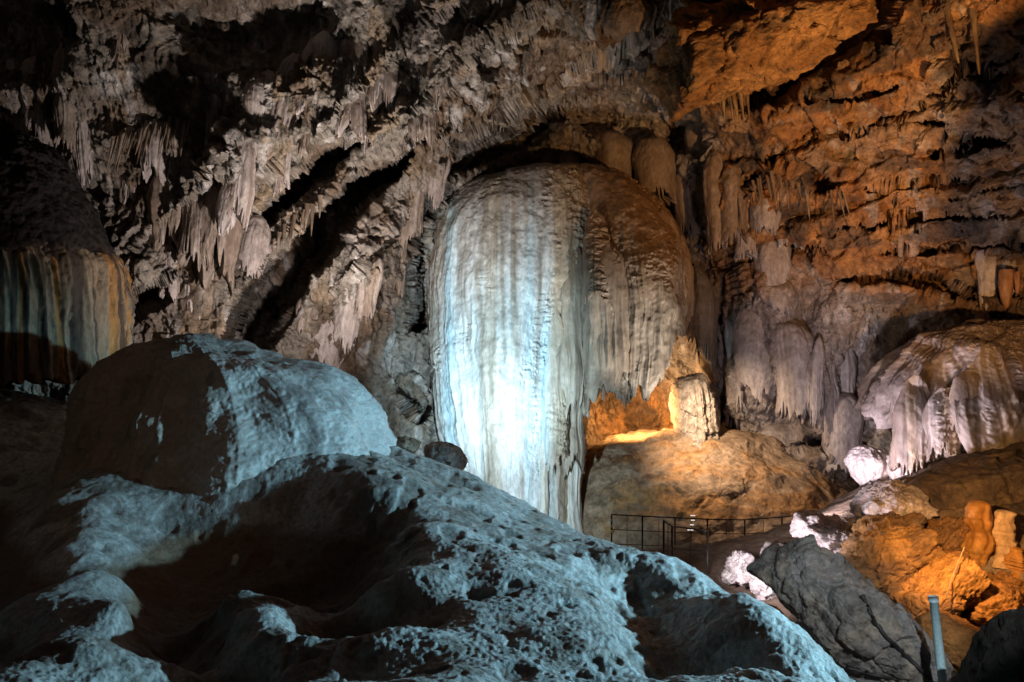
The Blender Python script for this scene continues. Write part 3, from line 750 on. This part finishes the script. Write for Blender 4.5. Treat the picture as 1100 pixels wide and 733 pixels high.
# the big mound on the slope
def col_mound(X, Y, Z, px, py, TH, seed):
    q = fbm(X * 1.2, Y * 1.2, Z * 1.2, 4, 441); q2 = fbm(X * 4, Y * 4, Z * 2, 4, 442)
    c = np.broadcast_to(C(.46, .44, .43), X.shape + (3,)).astype(F32)
    c = mixc(c, C(.34, .31, .29), ss(-.1, .3, q) * .6)
    c = mixc(c, C(.30, .215, .15), (1 - ss(150, 330, px + 40 * q + 15 * q2 - .5 * (py - 430))) * .8)  # browner left side: the mound's unlit flank put into its colour
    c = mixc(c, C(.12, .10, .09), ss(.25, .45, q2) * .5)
    c = mixc(c, C(.10, .08, .07), (1 - ss(368, 398, py + 14 * q2 - (px - 300) * .12)) * .7)  # top darkened in colour, shade above the low lamp's reach
    return c


rowsM = [(361, 208, 222), (365, 188, 240), (372, 168, 264), (381, 150, 300), (391, 134, 330), (403, 121, 353), (418, 110, 376), (436, 101, 393), (456, 94, 406), (476, 90, 414), (497, 86, 420), (540, 84, 428)]
thing_lobe('flowstone_mound', 'broad rounded flowstone mound, shaded brown on the left, white rippled drapery on its right flank', 'flowstone',
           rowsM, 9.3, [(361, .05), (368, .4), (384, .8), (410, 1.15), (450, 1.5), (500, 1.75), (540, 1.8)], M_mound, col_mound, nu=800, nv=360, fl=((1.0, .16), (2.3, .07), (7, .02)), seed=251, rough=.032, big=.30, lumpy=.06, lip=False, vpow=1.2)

# ================================================================== FLOOR AND CLAY HILL
FL = [(657, 602, 13.2), (760, 605, 13.8), (885, 598, 13.8), (713, 609, 10.2), (760, 617, 10.8), (835, 604, 11.2), (795, 620, 11), (822, 640, 10.5), (783, 627, 10.9), (908, 596, 10), (955, 562, 10.4), (948, 632, 9.3), (1003, 662, 8.6),
      (1062, 674, 8.7), (1022, 714, 8), (1052, 603, 9.3), (1050, 556, 11.2), (1000, 540, 12.5), (930, 525, 13), (850, 760, 7.9), (823, 690, 8.4), (980, 760, 7.4), (1012, 765, 6.6), (1122, 820, 5.2), (800, 640, 14.5), (700, 640, 15),
      (1180, 560, 9), (1250, 520, 12)]
fl_ = np.array(FL, float)
fxyz = np.c_[(fl_[:, 0] - 550) * fl_[:, 2] / FPX, fl_[:, 2], CAMZ + (366.5 - fl_[:, 1]) * fl_[:, 2] / FPX]
fxyz = np.r_[fxyz, [(-.3, 17, -.3), (-2, 12.5, .6), (-7, 13, 1.5), (-12, 10, 2), (-12, 2, 1.5), (-3, 2, .5), (2, 2, .2), (4, 3, .8), (8, 3, 2), (13, 6, 3.5), (13, 14, 4), (4, 20, .5), (-6, 20, 1), (2.6, 6, .6), (3, 8.5, 1.4)]]
fx = np.linspace(-12, 14, 300); fy = np.linspace(1.5, 21, 260)
X, Y = [a.astype(F32) for a in np.meshgrid(fx, fy)]
Z = rbf(fxyz[:, :2], fxyz[:, 2], np.c_[X.ravel(), Y.ravel()], smooth=.02).reshape(X.shape).astype(F32)
Z = np.clip(Z, -.6, 5) + .12 * fbm(X * .8, Y * .8, 0 * X, 4, 501) + .10 * fbm(X * 3.5, Y * 3.5, 0 * X, 4, 502)
floor_z = Z
n1 = fbm(X, Y, 0 * X, 4, 503)
c = mixc(np.broadcast_to(C(.14, .10, .075), X.shape + (3,)), C(.24, .18, .13), ss(-.1, .4, n1))
tag(mesh_obj('cave_floor', np.stack([X, Y, Z], -1), grid_quads(*X.shape), M_rock, c), kind='structure')


def col_hill(X, Y, Z, px, py, TH, seed):
    q = fbm(X * .8, Y * .8, Z * 2.2, 4, 511); q2 = fbm(X * 2.4, Y * 2.4, Z * 5, 4, 512)
    c = np.broadcast_to(C(.34, .24, .16), X.shape + (3,)).astype(F32)
    c = mixc(c, C(.36, .18, .06), ss(.0, .35, q) * .8)
    c = mixc(c, C(.18, .12, .08), ss(.05, .4, q2) * .7)
    return c


hill = lobe('clay_hill', [(462, 715, 752), (466, 680, 790), (474, 650, 826), (486, 628, 858), (500, 612, 898), (520, 600, 930), (540, 592, 956), (570, 586, 975), (640, 580, 985), (700, 580, 1000)], 17.6,
            [(462, .1), (466, .7), (480, 1.4), (520, 2.2), (570, 2.7), (700, 3.2)], M_rock, col_hill, nu=620, nv=260, fl=((.8, .06),), seed=261, rough=.02, big=.22, facet=.04, lumpy=.05, lip=False, vpow=1.2)
tag(hill, kind='structure')


# ================================================================== BOULDERS
def rock_mesh(name, c, half, rot, mat, base, alt, seed, n=110, planes=13, soft=60, rough=.03, parent=None, stain=None):
    """angular block: unit directions pushed to the nearest of several random planes, then weathered"""
    rng = np.random.default_rng(seed)
    nu, nv = n * 2, n
    th = np.linspace(0, 2 * math.pi, nu, endpoint=False); ph = np.linspace(1e-3, math.pi - 1e-3, nv)
    T, H = np.meshgrid(th, ph)
    dirs = np.stack([np.sin(H) * np.cos(T), np.sin(H) * np.sin(T), np.cos(H)], -1)
    nr = rng.normal(size=(planes, 3)); nr /= np.linalg.norm(nr, axis=1, keepdims=True)
    nr = np.concatenate([nr, [[1, 0, 0], [-1, 0, 0], [0, 1, 0], [0, -1, 0], [0, 0, 1], [0, 0, -1]]])
    hh = np.r_[rng.uniform(.82, 1.12, planes), np.full(6, .98)]
    inv = 0
    for k in range(len(nr)):
        dt = np.maximum(dirs @ nr[k], 1e-3) / hh[k]
        inv = inv + dt ** soft
    r = 1 / inv ** (1 / soft)
    P = dirs * r[..., None] * np.array(half)
    rx, ry, rz = rot
    from mathutils import Euler
    Mx = np.array(Euler((rx, ry, rz)).to_matrix())
    P = P @ Mx.T
    x_, y_, z_ = P[..., 0] + c[0], P[..., 1] + c[1], P[..., 2] + c[2]
    nn = dirs @ Mx.T
    s = max(half)
    f_, b_, _ = worley(x_ * 2.2 / s, y_ * 2.2 / s, z_ * 2.2 / s, seed + 1)
    D = rough * s * (2.2 * fbm(x_ * 2.5 / s, y_ * 2.5 / s, z_ * 2.5 / s, 3, seed) + 1.0 * fbm(x_ * 10 / s, y_ * 10 / s, z_ * 10 / s, 4, seed + 2, .6) + 2.4 * f_ - .5 * (1 - ss(0, .05, b_)) + 1.0 * worley(x_ * 6 / s, y_ * 6 / s, z_ * 6 / s, seed + 7)[0])
    V = np.stack([x_, y_, z_], -1) + nn * D[..., None]
    q = fbm(x_ * 2, y_ * 2, z_ * 2, 4, seed + 3); q2 = fbm(x_ * 6, y_ * 6, z_ * 6, 4, seed + 4)
    cl = mixc(np.broadcast_to(C(*base), V.shape), C(*alt), ss(-.15, .35, q))
    if stain is not None:
        cl = mixc(cl, C(*stain), ss(.1, .4, q2) * .7)
    return mesh_obj(name, V, grid_quads(nv, nu, True)[:, ::-1], mat, cl, parent)


def rock(name, label, cat, px, py, d, w, h, dep, ang, base, alt, seed, group=None, mat=None, tilt=(0, 0), **k):
    """w,h = half size in photo pixels at that distance, dep = half depth in metres, ang = lean in the picture plane in degrees"""
    s = d / FPX
    o = rock_mesh(name, W(px, py, d), (w * s, dep, h * s), (math.radians(tilt[0]), math.radians(ang), math.radians(tilt[1])), mat or M_rock, base, alt, seed, **k)
    return tag(o, label, cat, group)


OR = (.40, .19, .06); OR2 = (.24, .11, .04); GR = (.24, .24, .24); GR2 = (.16, .15, .145); PW = (.58, .52, .53); PW2 = (.40, .33, .33); BR = (.16, .11, .08); BR2 = (.10, .075, .06)
rock('boulder', 'large slanting grey boulder between the blue-lit slope and the orange rocks', 'boulder', 932, 680, 7.6, 112, 46, .6, 48, (.25, .25, .245), (.16, .155, .145), 601, n=190, stain=(.30, .27, .22), rough=.035)
rock('hanging_block', 'big ochre rock block hanging from the roof above and right of the great column', 'rock block', 826, 38, 12.3, 108, 44, 1.0, -17, (.38, .21, .09), (.26, .13, .05), 602, n=220, stain=(.16, .10, .06), rough=.055, mat=M_wall)
rock('orange_rock', 'brownish orange slab of rock above the grey boulder, below the pale flowstone', 'rock', 944, 598, 9.3, 50, 25, .5, -34, (.30, .16, .06), (.17, .10, .06), 603, n=150, rough=.06, planes=8, stain=(.14, .08, .05))
rock('orange_rock', 'bright orange block leaning up beside the top of the blue post', 'rock', 1003, 640, 8.6, 48, 21, .4, -38, (.45, .22, .07), OR, 604, n=140, rough=.05, stain=(.2, .1, .05))
rock('orange_rock', 'orange rock directly below the stalagmites with a fractured face', 'rock', 1062, 650, 8.7, 36, 26, .45, 12, OR, OR2, 605, n=120, rough=.06, planes=8)
rock('orange_rock', 'low dull orange rock behind the middle of the blue post', 'rock', 1022, 690, 8.0, 42, 26, .45, 18, OR, OR2, 606, n=100)
rock('orange_rock', 'narrow brown rock wedged between the brownish slab and the bright leaning block', 'rock', 968, 640, 8.9, 26, 12, .3, 24, (.26, .14, .06), OR2, 631, n=90, rough=.07, planes=7)
rock('orange_rock', 'small square orange rock just above the top end of the bright leaning block', 'rock', 1024, 606, 9.0, 15, 12, .2, -20, OR, OR2, 632, n=80, rough=.06, planes=6)
rock('orange_rock', 'dark orange wedge of rock left of the base of the taller stalagmite', 'rock', 1020, 575, 9.7, 24, 13, .3, -28, (.22, .12, .06), OR2, 633, n=80, rough=.07, planes=7)
rock('orange_rock', 'little orange rock under the stalagmite stump at the right edge', 'rock', 1090, 632, 8.9, 16, 11, .2, 16, OR, OR2, 634, n=70, rough=.07, planes=7)
rock('orange_rock', 'flat brown flake of rock lying on the top of the brownish slab', 'rock', 968, 567, 9.7, 24, 8, .25, -24, (.24, .14, .07), BR, 635, n=80, rough=.07, planes=7)
rock('orange_rock', 'small orange stone sunk in the dark gap between the slope and grey boulder', 'rock', 823, 665, 8.4, 11, 16, .16, 20, OR, OR2, 607, n=50)
rock('dark_ledge', 'dark brown rock ledge under the large mauve dome', 'rock ledge', 1050, 525, 11.2, 88, 34, .9, -14, BR, BR2, 608, n=130, stain=(.25, .17, .1))
rock('dark_ledge', 'dark rock behind the two orange stalagmites', 'rock ledge', 1075, 578, 10.2, 70, 40, .5, -8, BR, BR2, 609, n=110)
rock('dark_rock', 'black shadowed rock filling the bottom right corner', 'rock', 1122, 735, 5.2, 62, 100, .45, 28, (.012, .011, .010), (.008, .007, .006), 610, n=110)  # near-black base colour stands in for the shadow in this corner
rock('pale_rock', 'pale mauve flowstone rock arching over a dark hollow, left of the stalagmites', 'rock', 955, 540, 10.4, 30, 20, .5, -28, PW, PW2, 611, n=100, rough=.06)
rock('pale_rock', 'long pale rippled rock just above the top of the grey boulder', 'rock', 908, 580, 10.0, 44, 17, .5, 14, PW, PW2, 612, n=110, rough=.07)
rock('pale_rock', 'small knobbly pale rock touching upper edge of the grey boulder', 'rock', 930, 600, 9.6, 22, 11, .3, -10, PW, PW2, 613, n=80, rough=.07)
rock('white_rock', 'smooth bright white rock lying below the far railing', 'rock', 835, 596, 11.2, 17, 9, .25, 4, (.52, .48, .47), PW, 614, n=80, rough=.05)
rock('white_rock', 'pointed white rock standing tallest in the bright rubble below the railing', 'rock', 795, 606, 11.0, 13, 12, .25, -30, (.52, .48, .47), PW, 615, n=70, rough=.075, planes=9)
rock('white_rock', 'flat white rock in the middle of the bright rubble below the railing', 'rock', 806, 619, 10.8, 20, 8, .3, 12, (.52, .48, .47), PW, 616, n=80, rough=.075, planes=9)
rock('white_rock', 'dull mottled white rock lowest in the bright rubble below the railing', 'rock', 822, 630, 10.5, 14, 10, .25, -24, PW, PW2, 617, n=70, rough=.075, planes=9)
rock('white_rock', 'small white rock at the left end of the bright rubble', 'rock', 783, 620, 10.9, 7, 6, .12, 10, (.52, .48, .47), PW, 618, n=40, rough=.075, planes=9)
rock('rounded_stone', 'brown rounded stone with wet rim behind the slope, next to the mound', 'stone', 438, 477, 10.2, 15, 9, .3, 12, (.18, .11, .07), (.3, .22, .16), 619, n=70, planes=40, soft=8)
rock('rounded_stone', 'smooth grey rounded stone at the left foot of the great column', 'stone', 480, 493, 11.4, 27, 20, .5, 10, (.45, .42, .39), (.32, .28, .25), 620, n=90, planes=40, soft=8)
rock('white_stone', 'tiny white stone glowing in the middle of the dark brown hollow', 'stone', 253, 602, 6.6, 3.2, 6.5, .03, 15, (.8, .8, .8), (.7, .7, .7), 621, n=24)
rock('white_stone', 'tiny white stone beside the pillowy rib at lower left', 'stone', 122, 538, 7.8, 7, 3.4, .05, -12, (.8, .8, .8), (.7, .7, .7), 622, n=24)

blocker_high = rock_mesh('beam_blocker_high', (7.65, 7.0, 5.355), (2.0, 1.5, .55), (0, 0, 0), M_wall, (.3, .22, .15), (.2, .14, .1), 640, n=80, planes=0, soft=40, rough=.003)  # unseen ledge added above the slope lamp to cut its upward beam
blocker_high.parent = wall
blocker_low = rock_mesh('beam_blocker_low', (6.75, 6.2, 3.62), (.5, 1.6, .68), (0, 0, .2), M_rock, (.2, .15, .1), (.14, .1, .08), 641, n=60, planes=0, soft=30, rough=.005)  # unseen block added to keep the slope lamp off the low rocks
blocker_low.parent = bpy.data.objects['cave_floor']

# ================================================================== STALAGMITES AND STALACTITES
def lathe(name, path, radii, mat, base, alt, seed, nu=20, wob=.12, parent=None):
    path = np.array(path, float); radii = np.array(radii, float)
    n = len(path)
    th = np.linspace(0, 2 * math.pi, nu, endpoint=False)
    T, I = np.meshgrid(th, np.arange(n))
    R = radii[:, None] * (1 + wob * 2 * fbm(np.cos(T) * 1.2, np.sin(T) * 1.2, (path[:, 2] / max(radii.max(), .01) * .5)[:, None] + 0 * T, 3, seed) + .14 * fbm(np.cos(T) * 3.2, np.sin(T) * 3.2, (path[:, 2] / max(radii.max(), .01) * 1.7)[:, None] + 0 * T, 3, seed + 5))
    V = np.stack([path[:, 0:1] + R * np.cos(T), path[:, 1:2] + R * np.sin(T), path[:, 2:3] + 0 * T], -1)
    q = fbm(V[..., 0] * 5, V[..., 1] * 5, V[..., 2] * 2, 3, seed + 2)
    cl = mixc(np.broadcast_to(C(*base), V.shape), C(*alt), ss(-.2, .3, q))
    return mesh_obj(name, V, grid_quads(n, nu, True), mat, cl, parent)


def stalagmite(name, label, px, y0, y1, wpx, d, seed, base, alt, lean=0.0):
    n = 60
    t_ = np.linspace(0, 1, n)
    s = d / FPX
    pth = [W(px + lean * u + 1.2 * math.sin(u * 9 + seed), y1 + (y0 - y1) * u, d) for u in t_]
    prof = np.where(t_ < .88, 1 - .32 * t_, (1 - .32 * .88) * np.sqrt(np.maximum(0, 1 - ((t_ - .88) / .12) ** 2)))
    knob = 1 + .10 * np.abs(np.sin(t_ * 19 + 3 * fbm(t_ * 5, 0 * t_, 0 * t_ + seed, 2, seed + 1))) + .42 * fbm(t_ * 6, 0 * t_ + seed, 0 * t_, 3, seed)
    return tag(lathe(name, pth, wpx * s * prof * knob + .001, M_stal, base, alt, seed, 40, .30), label, 'stalagmite')


stalagmite('stalagmite', 'taller knobbly orange stalagmite, on the left of the lit pair', 1052, 538, 606, 13, 9.3, 701, (.46, .24, .07), (.36, .16, .04), 1)
stalagmite('stalagmite', 'shorter blunt orange stalagmite with a pale pinkish cap, on the right of the lit pair', 1077, 548, 606, 13, 9.3, 702, (.5, .33, .2), (.42, .2, .06), 1)
stalagmite('stalagmite', 'squat orange stalagmite stump low down beside the lit pair', 1091, 588, 622, 11, 9.1, 703, (.46, .22, .06), (.36, .16, .04))


def stalactites(name, label, group, line, n, ln, wd, seed, base, alt, fwd=.10):
    rng = random.Random(seed)
    pts = np.array(line, float)
    cum = np.r_[0, np.cumsum(np.hypot(*np.diff(pts, axis=0).T))]
    for k in range(n):
        u = (k + .5 + rng.uniform(-.35, .35)) / n * cum[-1]
        px = np.interp(u, cum, pts[:, 0]); py = np.interp(u, cum, pts[:, 1]) + rng.uniform(-4, 4)
        wp = wall_at(px, py)
        d = float(wp[1]) - fwd * .5
        L = rng.uniform(*ln); w = rng.uniform(*wd); s = d / FPX
        m = 14
        t_ = np.linspace(0, 1, m)
        lean = rng.uniform(-2.2, 2.2)
        x0, y0_, z0 = W(px, py, d)
        pth = [(x0 + lean * s * u_, y0_ - fwd * .5 + fwd * (1 - u_) * .8, z0 + 5 * s - (L + 5) * s * u_) for u_ in t_]
        rad = w * s * (1 - t_) ** .75 + .002
        tag(lathe(name, pth, rad, M_stal, base, alt, seed * 100 + k, 10, .15), label, 'stalactite', group)


TN = (.34, .26, .2); TN2 = (.2, .14, .1)
stalactites('stalactite', 'thin tan stalactite in the comb on the dim ledge of the upper left wall', 'stalactite comb on the upper left ledge', [(118, 150), (150, 138), (205, 128)], 26, (16, 44), (1.2, 2.4), 1, TN, TN2, .3)
stalactites('stalactite', 'stalactite fringing the underside of the leaning rib of the left wall', 'stalactites under the left leaning rib', [(288, 262), (320, 235), (345, 210)], 9, (14, 36), (1.5, 3), 2, TN, TN2, .25)
stalactites('stalactite', 'orange stalactite in the bunch at the left end of the hanging ochre block', 'stalactites at the ochre block end', [(728, 78), (745, 72)], 7, (26, 56), (1.8, 3.4), 3, (.4, .25, .13), (.28, .15, .07), .4)
stalactites('stalactite', 'tan stalactite in the fringe beneath the hanging ochre block', 'stalactites beneath the ochre block', [(772, 96), (810, 104), (855, 98)], 22, (14, 42), (1.4, 2.8), 4, (.4, .29, .18), (.26, .16, .09), .35)
stalactites('stalactite', 'dark stalactite in the fringe below the arched ledge on the right wall', 'stalactites below the arched ledge', [(792, 212), (830, 190), (880, 202), (910, 212)], 22, (16, 40), (1.4, 2.6), 5, (.26, .2, .15), (.16, .11, .08), .3)
stalactites('stalactite', 'small white stalactite on the pale patch left above the great column', 'white stalactites above the column', [(524, 128), (543, 130)], 6, (8, 16), (1.2, 2.2), 6, (.6, .54, .52), TN, .3)
stalactites('stalactite', 'stalactite fringing the dark arch above the great column', 'stalactites along the dark arch', [(640, 84), (690, 78), (715, 92)], 14, (10, 24), (1.2, 2.2), 7, (.22, .18, .15), TN2, .3)
for (lb, px0, px1, y0, y1, w, sd) in (('long slender stalactite slanting down the top right roof, longer than its neighbour', 1012, 1030, -12, 68, 5.0, 11), ('slender dark stalactite at the top right roof, right of the longer slanting one', 1042, 1052, -12, 80, 4.2, 12)):
    wp = wall_at((px0 + px1) / 2, 30); d = float(wp[1]) - .45; s = d / FPX
    t_ = np.linspace(0, 1, 40)
    pth = [W(px0 + (px1 - px0) * u, y0 + (y1 - y0) * u, d + .35 * (1 - u) * .5) for u in t_]
    tag(lathe('stalactite', pth, w * s * (1 - .75 * t_) * np.where(t_ > .95, .6, 1), M_stal, (.20, .14, .085), (.12, .075, .045), sd, 16, .18), lb, 'stalactite')
for (lb, px0, py0, L, w, sd) in (('stout rust-red stalactite above the large mauve dome', 1081, 290, 42, 7, 21), ('stubby orange stalactite under the overhang at right', 1030, 312, 16, 8, 22), ('thin pale stalactite beside the rust-red one', 1093, 292, 24, 3, 23)):
    wp = wall_at(px0, py0); d = float(wp[1]) - .25; s = d / FPX; t_ = np.linspace(0, 1, 24)
    pth = [W(px0, py0 + L * u, d) for u in t_]
    tag(lathe('stalactite', pth, w * s * np.sqrt(np.maximum(0, 1 - t_ ** 2)) + .003, M_stal, (.24, .12, .06), (.18, .075, .03), sd, 18, .15), lb, 'stalactite')

# ================================================================== RAILINGS, POST, CABLES, LAMPS
def tube(name, pts, r, mat, parent=None, nu=10):
    """swept round bar along a polyline"""
    pts = [Vector(p) for p in pts]
    V = []
    for i, p in enumerate(pts):
        a = pts[max(0, i - 1)]; b = pts[min(len(pts) - 1, i + 1)]
        tdir = (b - a).normalized()
        up = Vector((0, 0, 1)) if abs(tdir.z) < .9 else Vector((0, 1, 0))
        e1 = tdir.cross(up).normalized(); e2 = e1.cross(tdir)
        for k in range(nu):
            an = 2 * math.pi * k / nu
            V.append(p + (e1 * math.cos(an) + e2 * math.sin(an)) * r)
    n = len(pts)
    q = grid_quads(n, nu, True)
    cap = [[k, k + 1, nu - 2 - k, nu - 1 - k] for k in range(nu // 2 - 1)]
    cap2 = [[c + (n - 1) * nu for c in f][::-1] for f in cap]
    o = mesh_obj(name, np.array([tuple(v) for v in V]), np.concatenate([q, cap, cap2]), mat)
    if parent: under(o, parent)
    return o


def railing(name, label, path, h, spacing_idx, rails, r=.011):
    root = empty(name, path[0]); tag(root, label, 'railing')
    for p in path:
        tube('post', [p, (p[0], p[1], p[2] + h)], r * 1.25, M_steel, root)
    for k in rails:
        tube('rail', [(p[0], p[1], p[2] + h * k) for p in path], r if k == 1 else r * .6, M_steel, root)
    for i in range(len(path) - 1):
        a, b = Vector(path[i]), Vector(path[i + 1]); L = (b - a).length
        nb = max(2, int(L / .28))
        for j in range(1, nb):
            p = a.lerp(b, j / nb)
            tube('baluster', [p, (p.x, p.y, p.z + h)], r * .4, M_steel, root, 6)
    return root


railing('railing', 'long dark steel railing with thin bars running below the clay hill', [W(px, py, d) for px, py, d in ((657, 600, 13.2), (690, 601, 13.4), (725, 602, 13.6), (760, 603, 13.8), (800, 603, 14), (840, 600, 14), (885, 596, 13.8))], .72, 0, (1, .66, .33))
railing('railing', 'short bright handrail with end post behind the slope, in front of long railing', [W(px, py, d) for px, py, d in ((713, 607, 10.2), (722, 612, 10.4), (760, 615, 10.8))], .56, 0, (1, .5), .011)
tube_post = empty('blue_post', W(1012, 760, 6.6)); tag(tube_post, 'straight pale blue metal post standing in front of the orange rocks', 'post')
tube('pole', [W(1017, 770, 6.6), W(1009, 700, 6.65), W(1003, 645, 6.7)], .035, M_blue, tube_post, 14)
tube('cap', [W(1003, 646, 6.7), W(1002.6, 641, 6.7)], .041, M_blue, tube_post, 14)
from mathutils.bvhtree import BVHTree


def lay_on(o, pts, off):
    """points where the sight lines through the given pixels meet the object, lifted by off metres"""
    bv = BVHTree.FromPolygons([v.co for v in o.data.vertices], [p.vertices[:] for p in o.data.polygons])
    out = []
    px_ = np.array(pts, float); t_ = np.linspace(0, len(pts) - 1, len(pts) * 5)
    for q in t_:
        u, v = np.interp(q, range(len(pts)), px_[:, 0]), np.interp(q, range(len(pts)), px_[:, 1])
        h = bv.ray_cast(Vector((0, 0, CAMZ)), (Vector(W(u, v, 5.0)) - Vector((0, 0, CAMZ))).normalized())
        if h[0] is not None: out.append(tuple(h[0] + h[1] * off))
    return out


bould = bpy.data.objects['boulder']
tag(tube('cable', lay_on(bould, [(926, 640), (936, 662), (948, 680), (966, 698), (983, 714), (1000, 730)], .012), .018, M_black), 'black cable lying along the crack of the grey boulder', 'cable')
tag(tube('cable', lay_on(bould, [(908, 716), (930, 722), (965, 731)], .01), .014, M_black), 'black cable crossing the bottom of the grey boulder', 'cable')
tag(tube('rope', [W(1016, 642, 8.0), W(1022, 622, 8.15), W(1036, 588, 8.4)], .006, M_rope), 'thin rope rising past the bright orange block', 'rope')

# small lit markers along the walkway
M_glow = plain_mat('marker_glow', (.8, .8, .8), .4, 0, ((1, .96, .92), .9))
for i, (px, py, hw) in enumerate(((744.5, 554, .045), (744.5, 559, .035), (743.5, 564, .035), (742, 569.5, .055))):
    c0 = Vector(W(px, py, 13.62))
    tag(tube('marker_light', [c0 + Vector((-hw, 0, 0)), c0 + Vector((hw * .8, 0, 0))], .0075, M_glow),
        ('topmost', 'second from top', 'third from top', 'lowest and widest')[i] + ' bar of the four small white lights stacked on the long railing', 'marker light', 'stacked white lights on the railing')
tag(tube('marker_light', [W(887.5, 560, 13.6), W(888.5, 556, 13.6), W(889, 552, 13.6), W(889, 550, 13.6)], .026, M_glow), 'single round white light at the far end of the long railing', 'marker light')
for i, (px, py) in enumerate(((656.5, 559.5), (657, 566), (657.5, 571))):
    c0 = Vector(W(px, py, 13.1))
    tag(tube('reflector', [c0 + Vector((-.02, 0, 0)), c0 + Vector((.025, 0, 0))], .018, M_white), ('upper', 'middle', 'lower')[i] + ' white reflector dot on the first post of the long railing beside the column foot', 'reflector', 'reflector dots on the first railing post')

# ================================================================== LIGHT
def spot(name, loc, target, power, colr, angle=90, blend=.6, r=.08):
    l = bpy.data.lights.new(name, 'SPOT'); l.energy = power; l.color = colr; l.spot_size = math.radians(angle); l.spot_blend = blend; l.shadow_soft_size = r
    o = bpy.data.objects.new(name, l); COL.objects.link(o); o.location = loc
    o.rotation_euler = (Vector(target) - Vector(loc)).to_track_quat('-Z', 'Y').to_euler()
    return o


CY_ = (.52, .84, 1.0)
lx, ly, lz = W(512, 560, 10.9)
spot('column_floodlight', (lx, ly, max(lz, slope_z(lx, ly) + .12)), W(522, 370, 16.5), 2300, (.56, .85, 1.0), 58, 1.0)
spot('column_foot_floodlight', W(525, 590, 12.0), W(560, 490, 16.2), 800, (.64, .88, 1.0), 95, 1.0)
spot('slope_floodlight', (7.6, 6.6, 4.75), (-3.0, 6.0, 3.75), 6300, (.37, .78, 1.0), 66, .5, .14)
spot('left_wall_floodlight', W(352, 410, 11.0), W(280, 215, 13.5), 760, (1.0, .88, .81), 130, .9)
spot('centre_wall_floodlight', W(420, 476, 10.7), W(450, 130, 14), 950, (1.0, .88, .77), 84, .9)
spot('right_wall_floodlight', (5.3, 7.0, 4.4), W(1000, 40, 13), 3000, (1.0, .53, .20), 92, .9)
spot('hill_floodlight', W(722, 404, 15.3), W(800, 500, 16.4), 640, (1.0, .74, .5), 112, 1.0)
spot('alcove_floodlight', W(680, 434, 16.9), W(690, 445, 19), 560, (1.0, .55, .2), 155, .8)
spot('lobe_fill_lamp', W(770, 520, 13.6), W(668, 330, 15.5), 760, (1.0, .92, .82), 46, 1.0)  # added lamp that brightens the column's right lobe
spot('dome_floodlight', W(872, 560, 11.3), W(955, 420, 13.2), 620, (1.0, .86, .94), 104, 1.0)
spot('rubble_floodlight', W(748, 590, 9.4), W(880, 580, 10.6), 340, (1.0, .88, .92), 95, .8)
spot('stalagmite_floodlight', W(985, 515, 7.1), W(1060, 595, 9.0), 620, (1.0, .54, .18), 62, .8, .04)
spot('boulder_lamp', (2.4, 1.6, 5.9), W(920, 660, 7.4), 1100, (.95, .98, 1.0), 21, .6, .03)
spot('foreground_fill_lamp', (-1.9, .3, 7.5), (-3.7, 8, 4.2), 75, (1.0, .66, .40), 40, 1.0, .1)  # added warm fill from behind the viewer, lifts the dim foreground

wd = bpy.data.worlds.new('World'); sc.world = wd; wd.use_nodes = True
bg = wd.node_tree.nodes['Background']; bg.inputs['Color'].default_value = (.9, .75, .65, 1); bg.inputs['Strength'].default_value = .016

cam = bpy.data.cameras.new('Camera'); cam.sensor_width = 36; cam.lens = 36 * FPX / 1100; cam.clip_end = 200
co = bpy.data.objects.new('Camera', cam); COL.objects.link(co); co.location = (0, 0, CAMZ); co.rotation_euler = (math.radians(90), 0, 0)
sc.camera = co
sc.view_settings.view_transform = 'Standard'; sc.view_settings.look = 'None'; sc.view_settings.exposure = 0; sc.view_settings.gamma = 1
sc.cycles.use_denoising = True
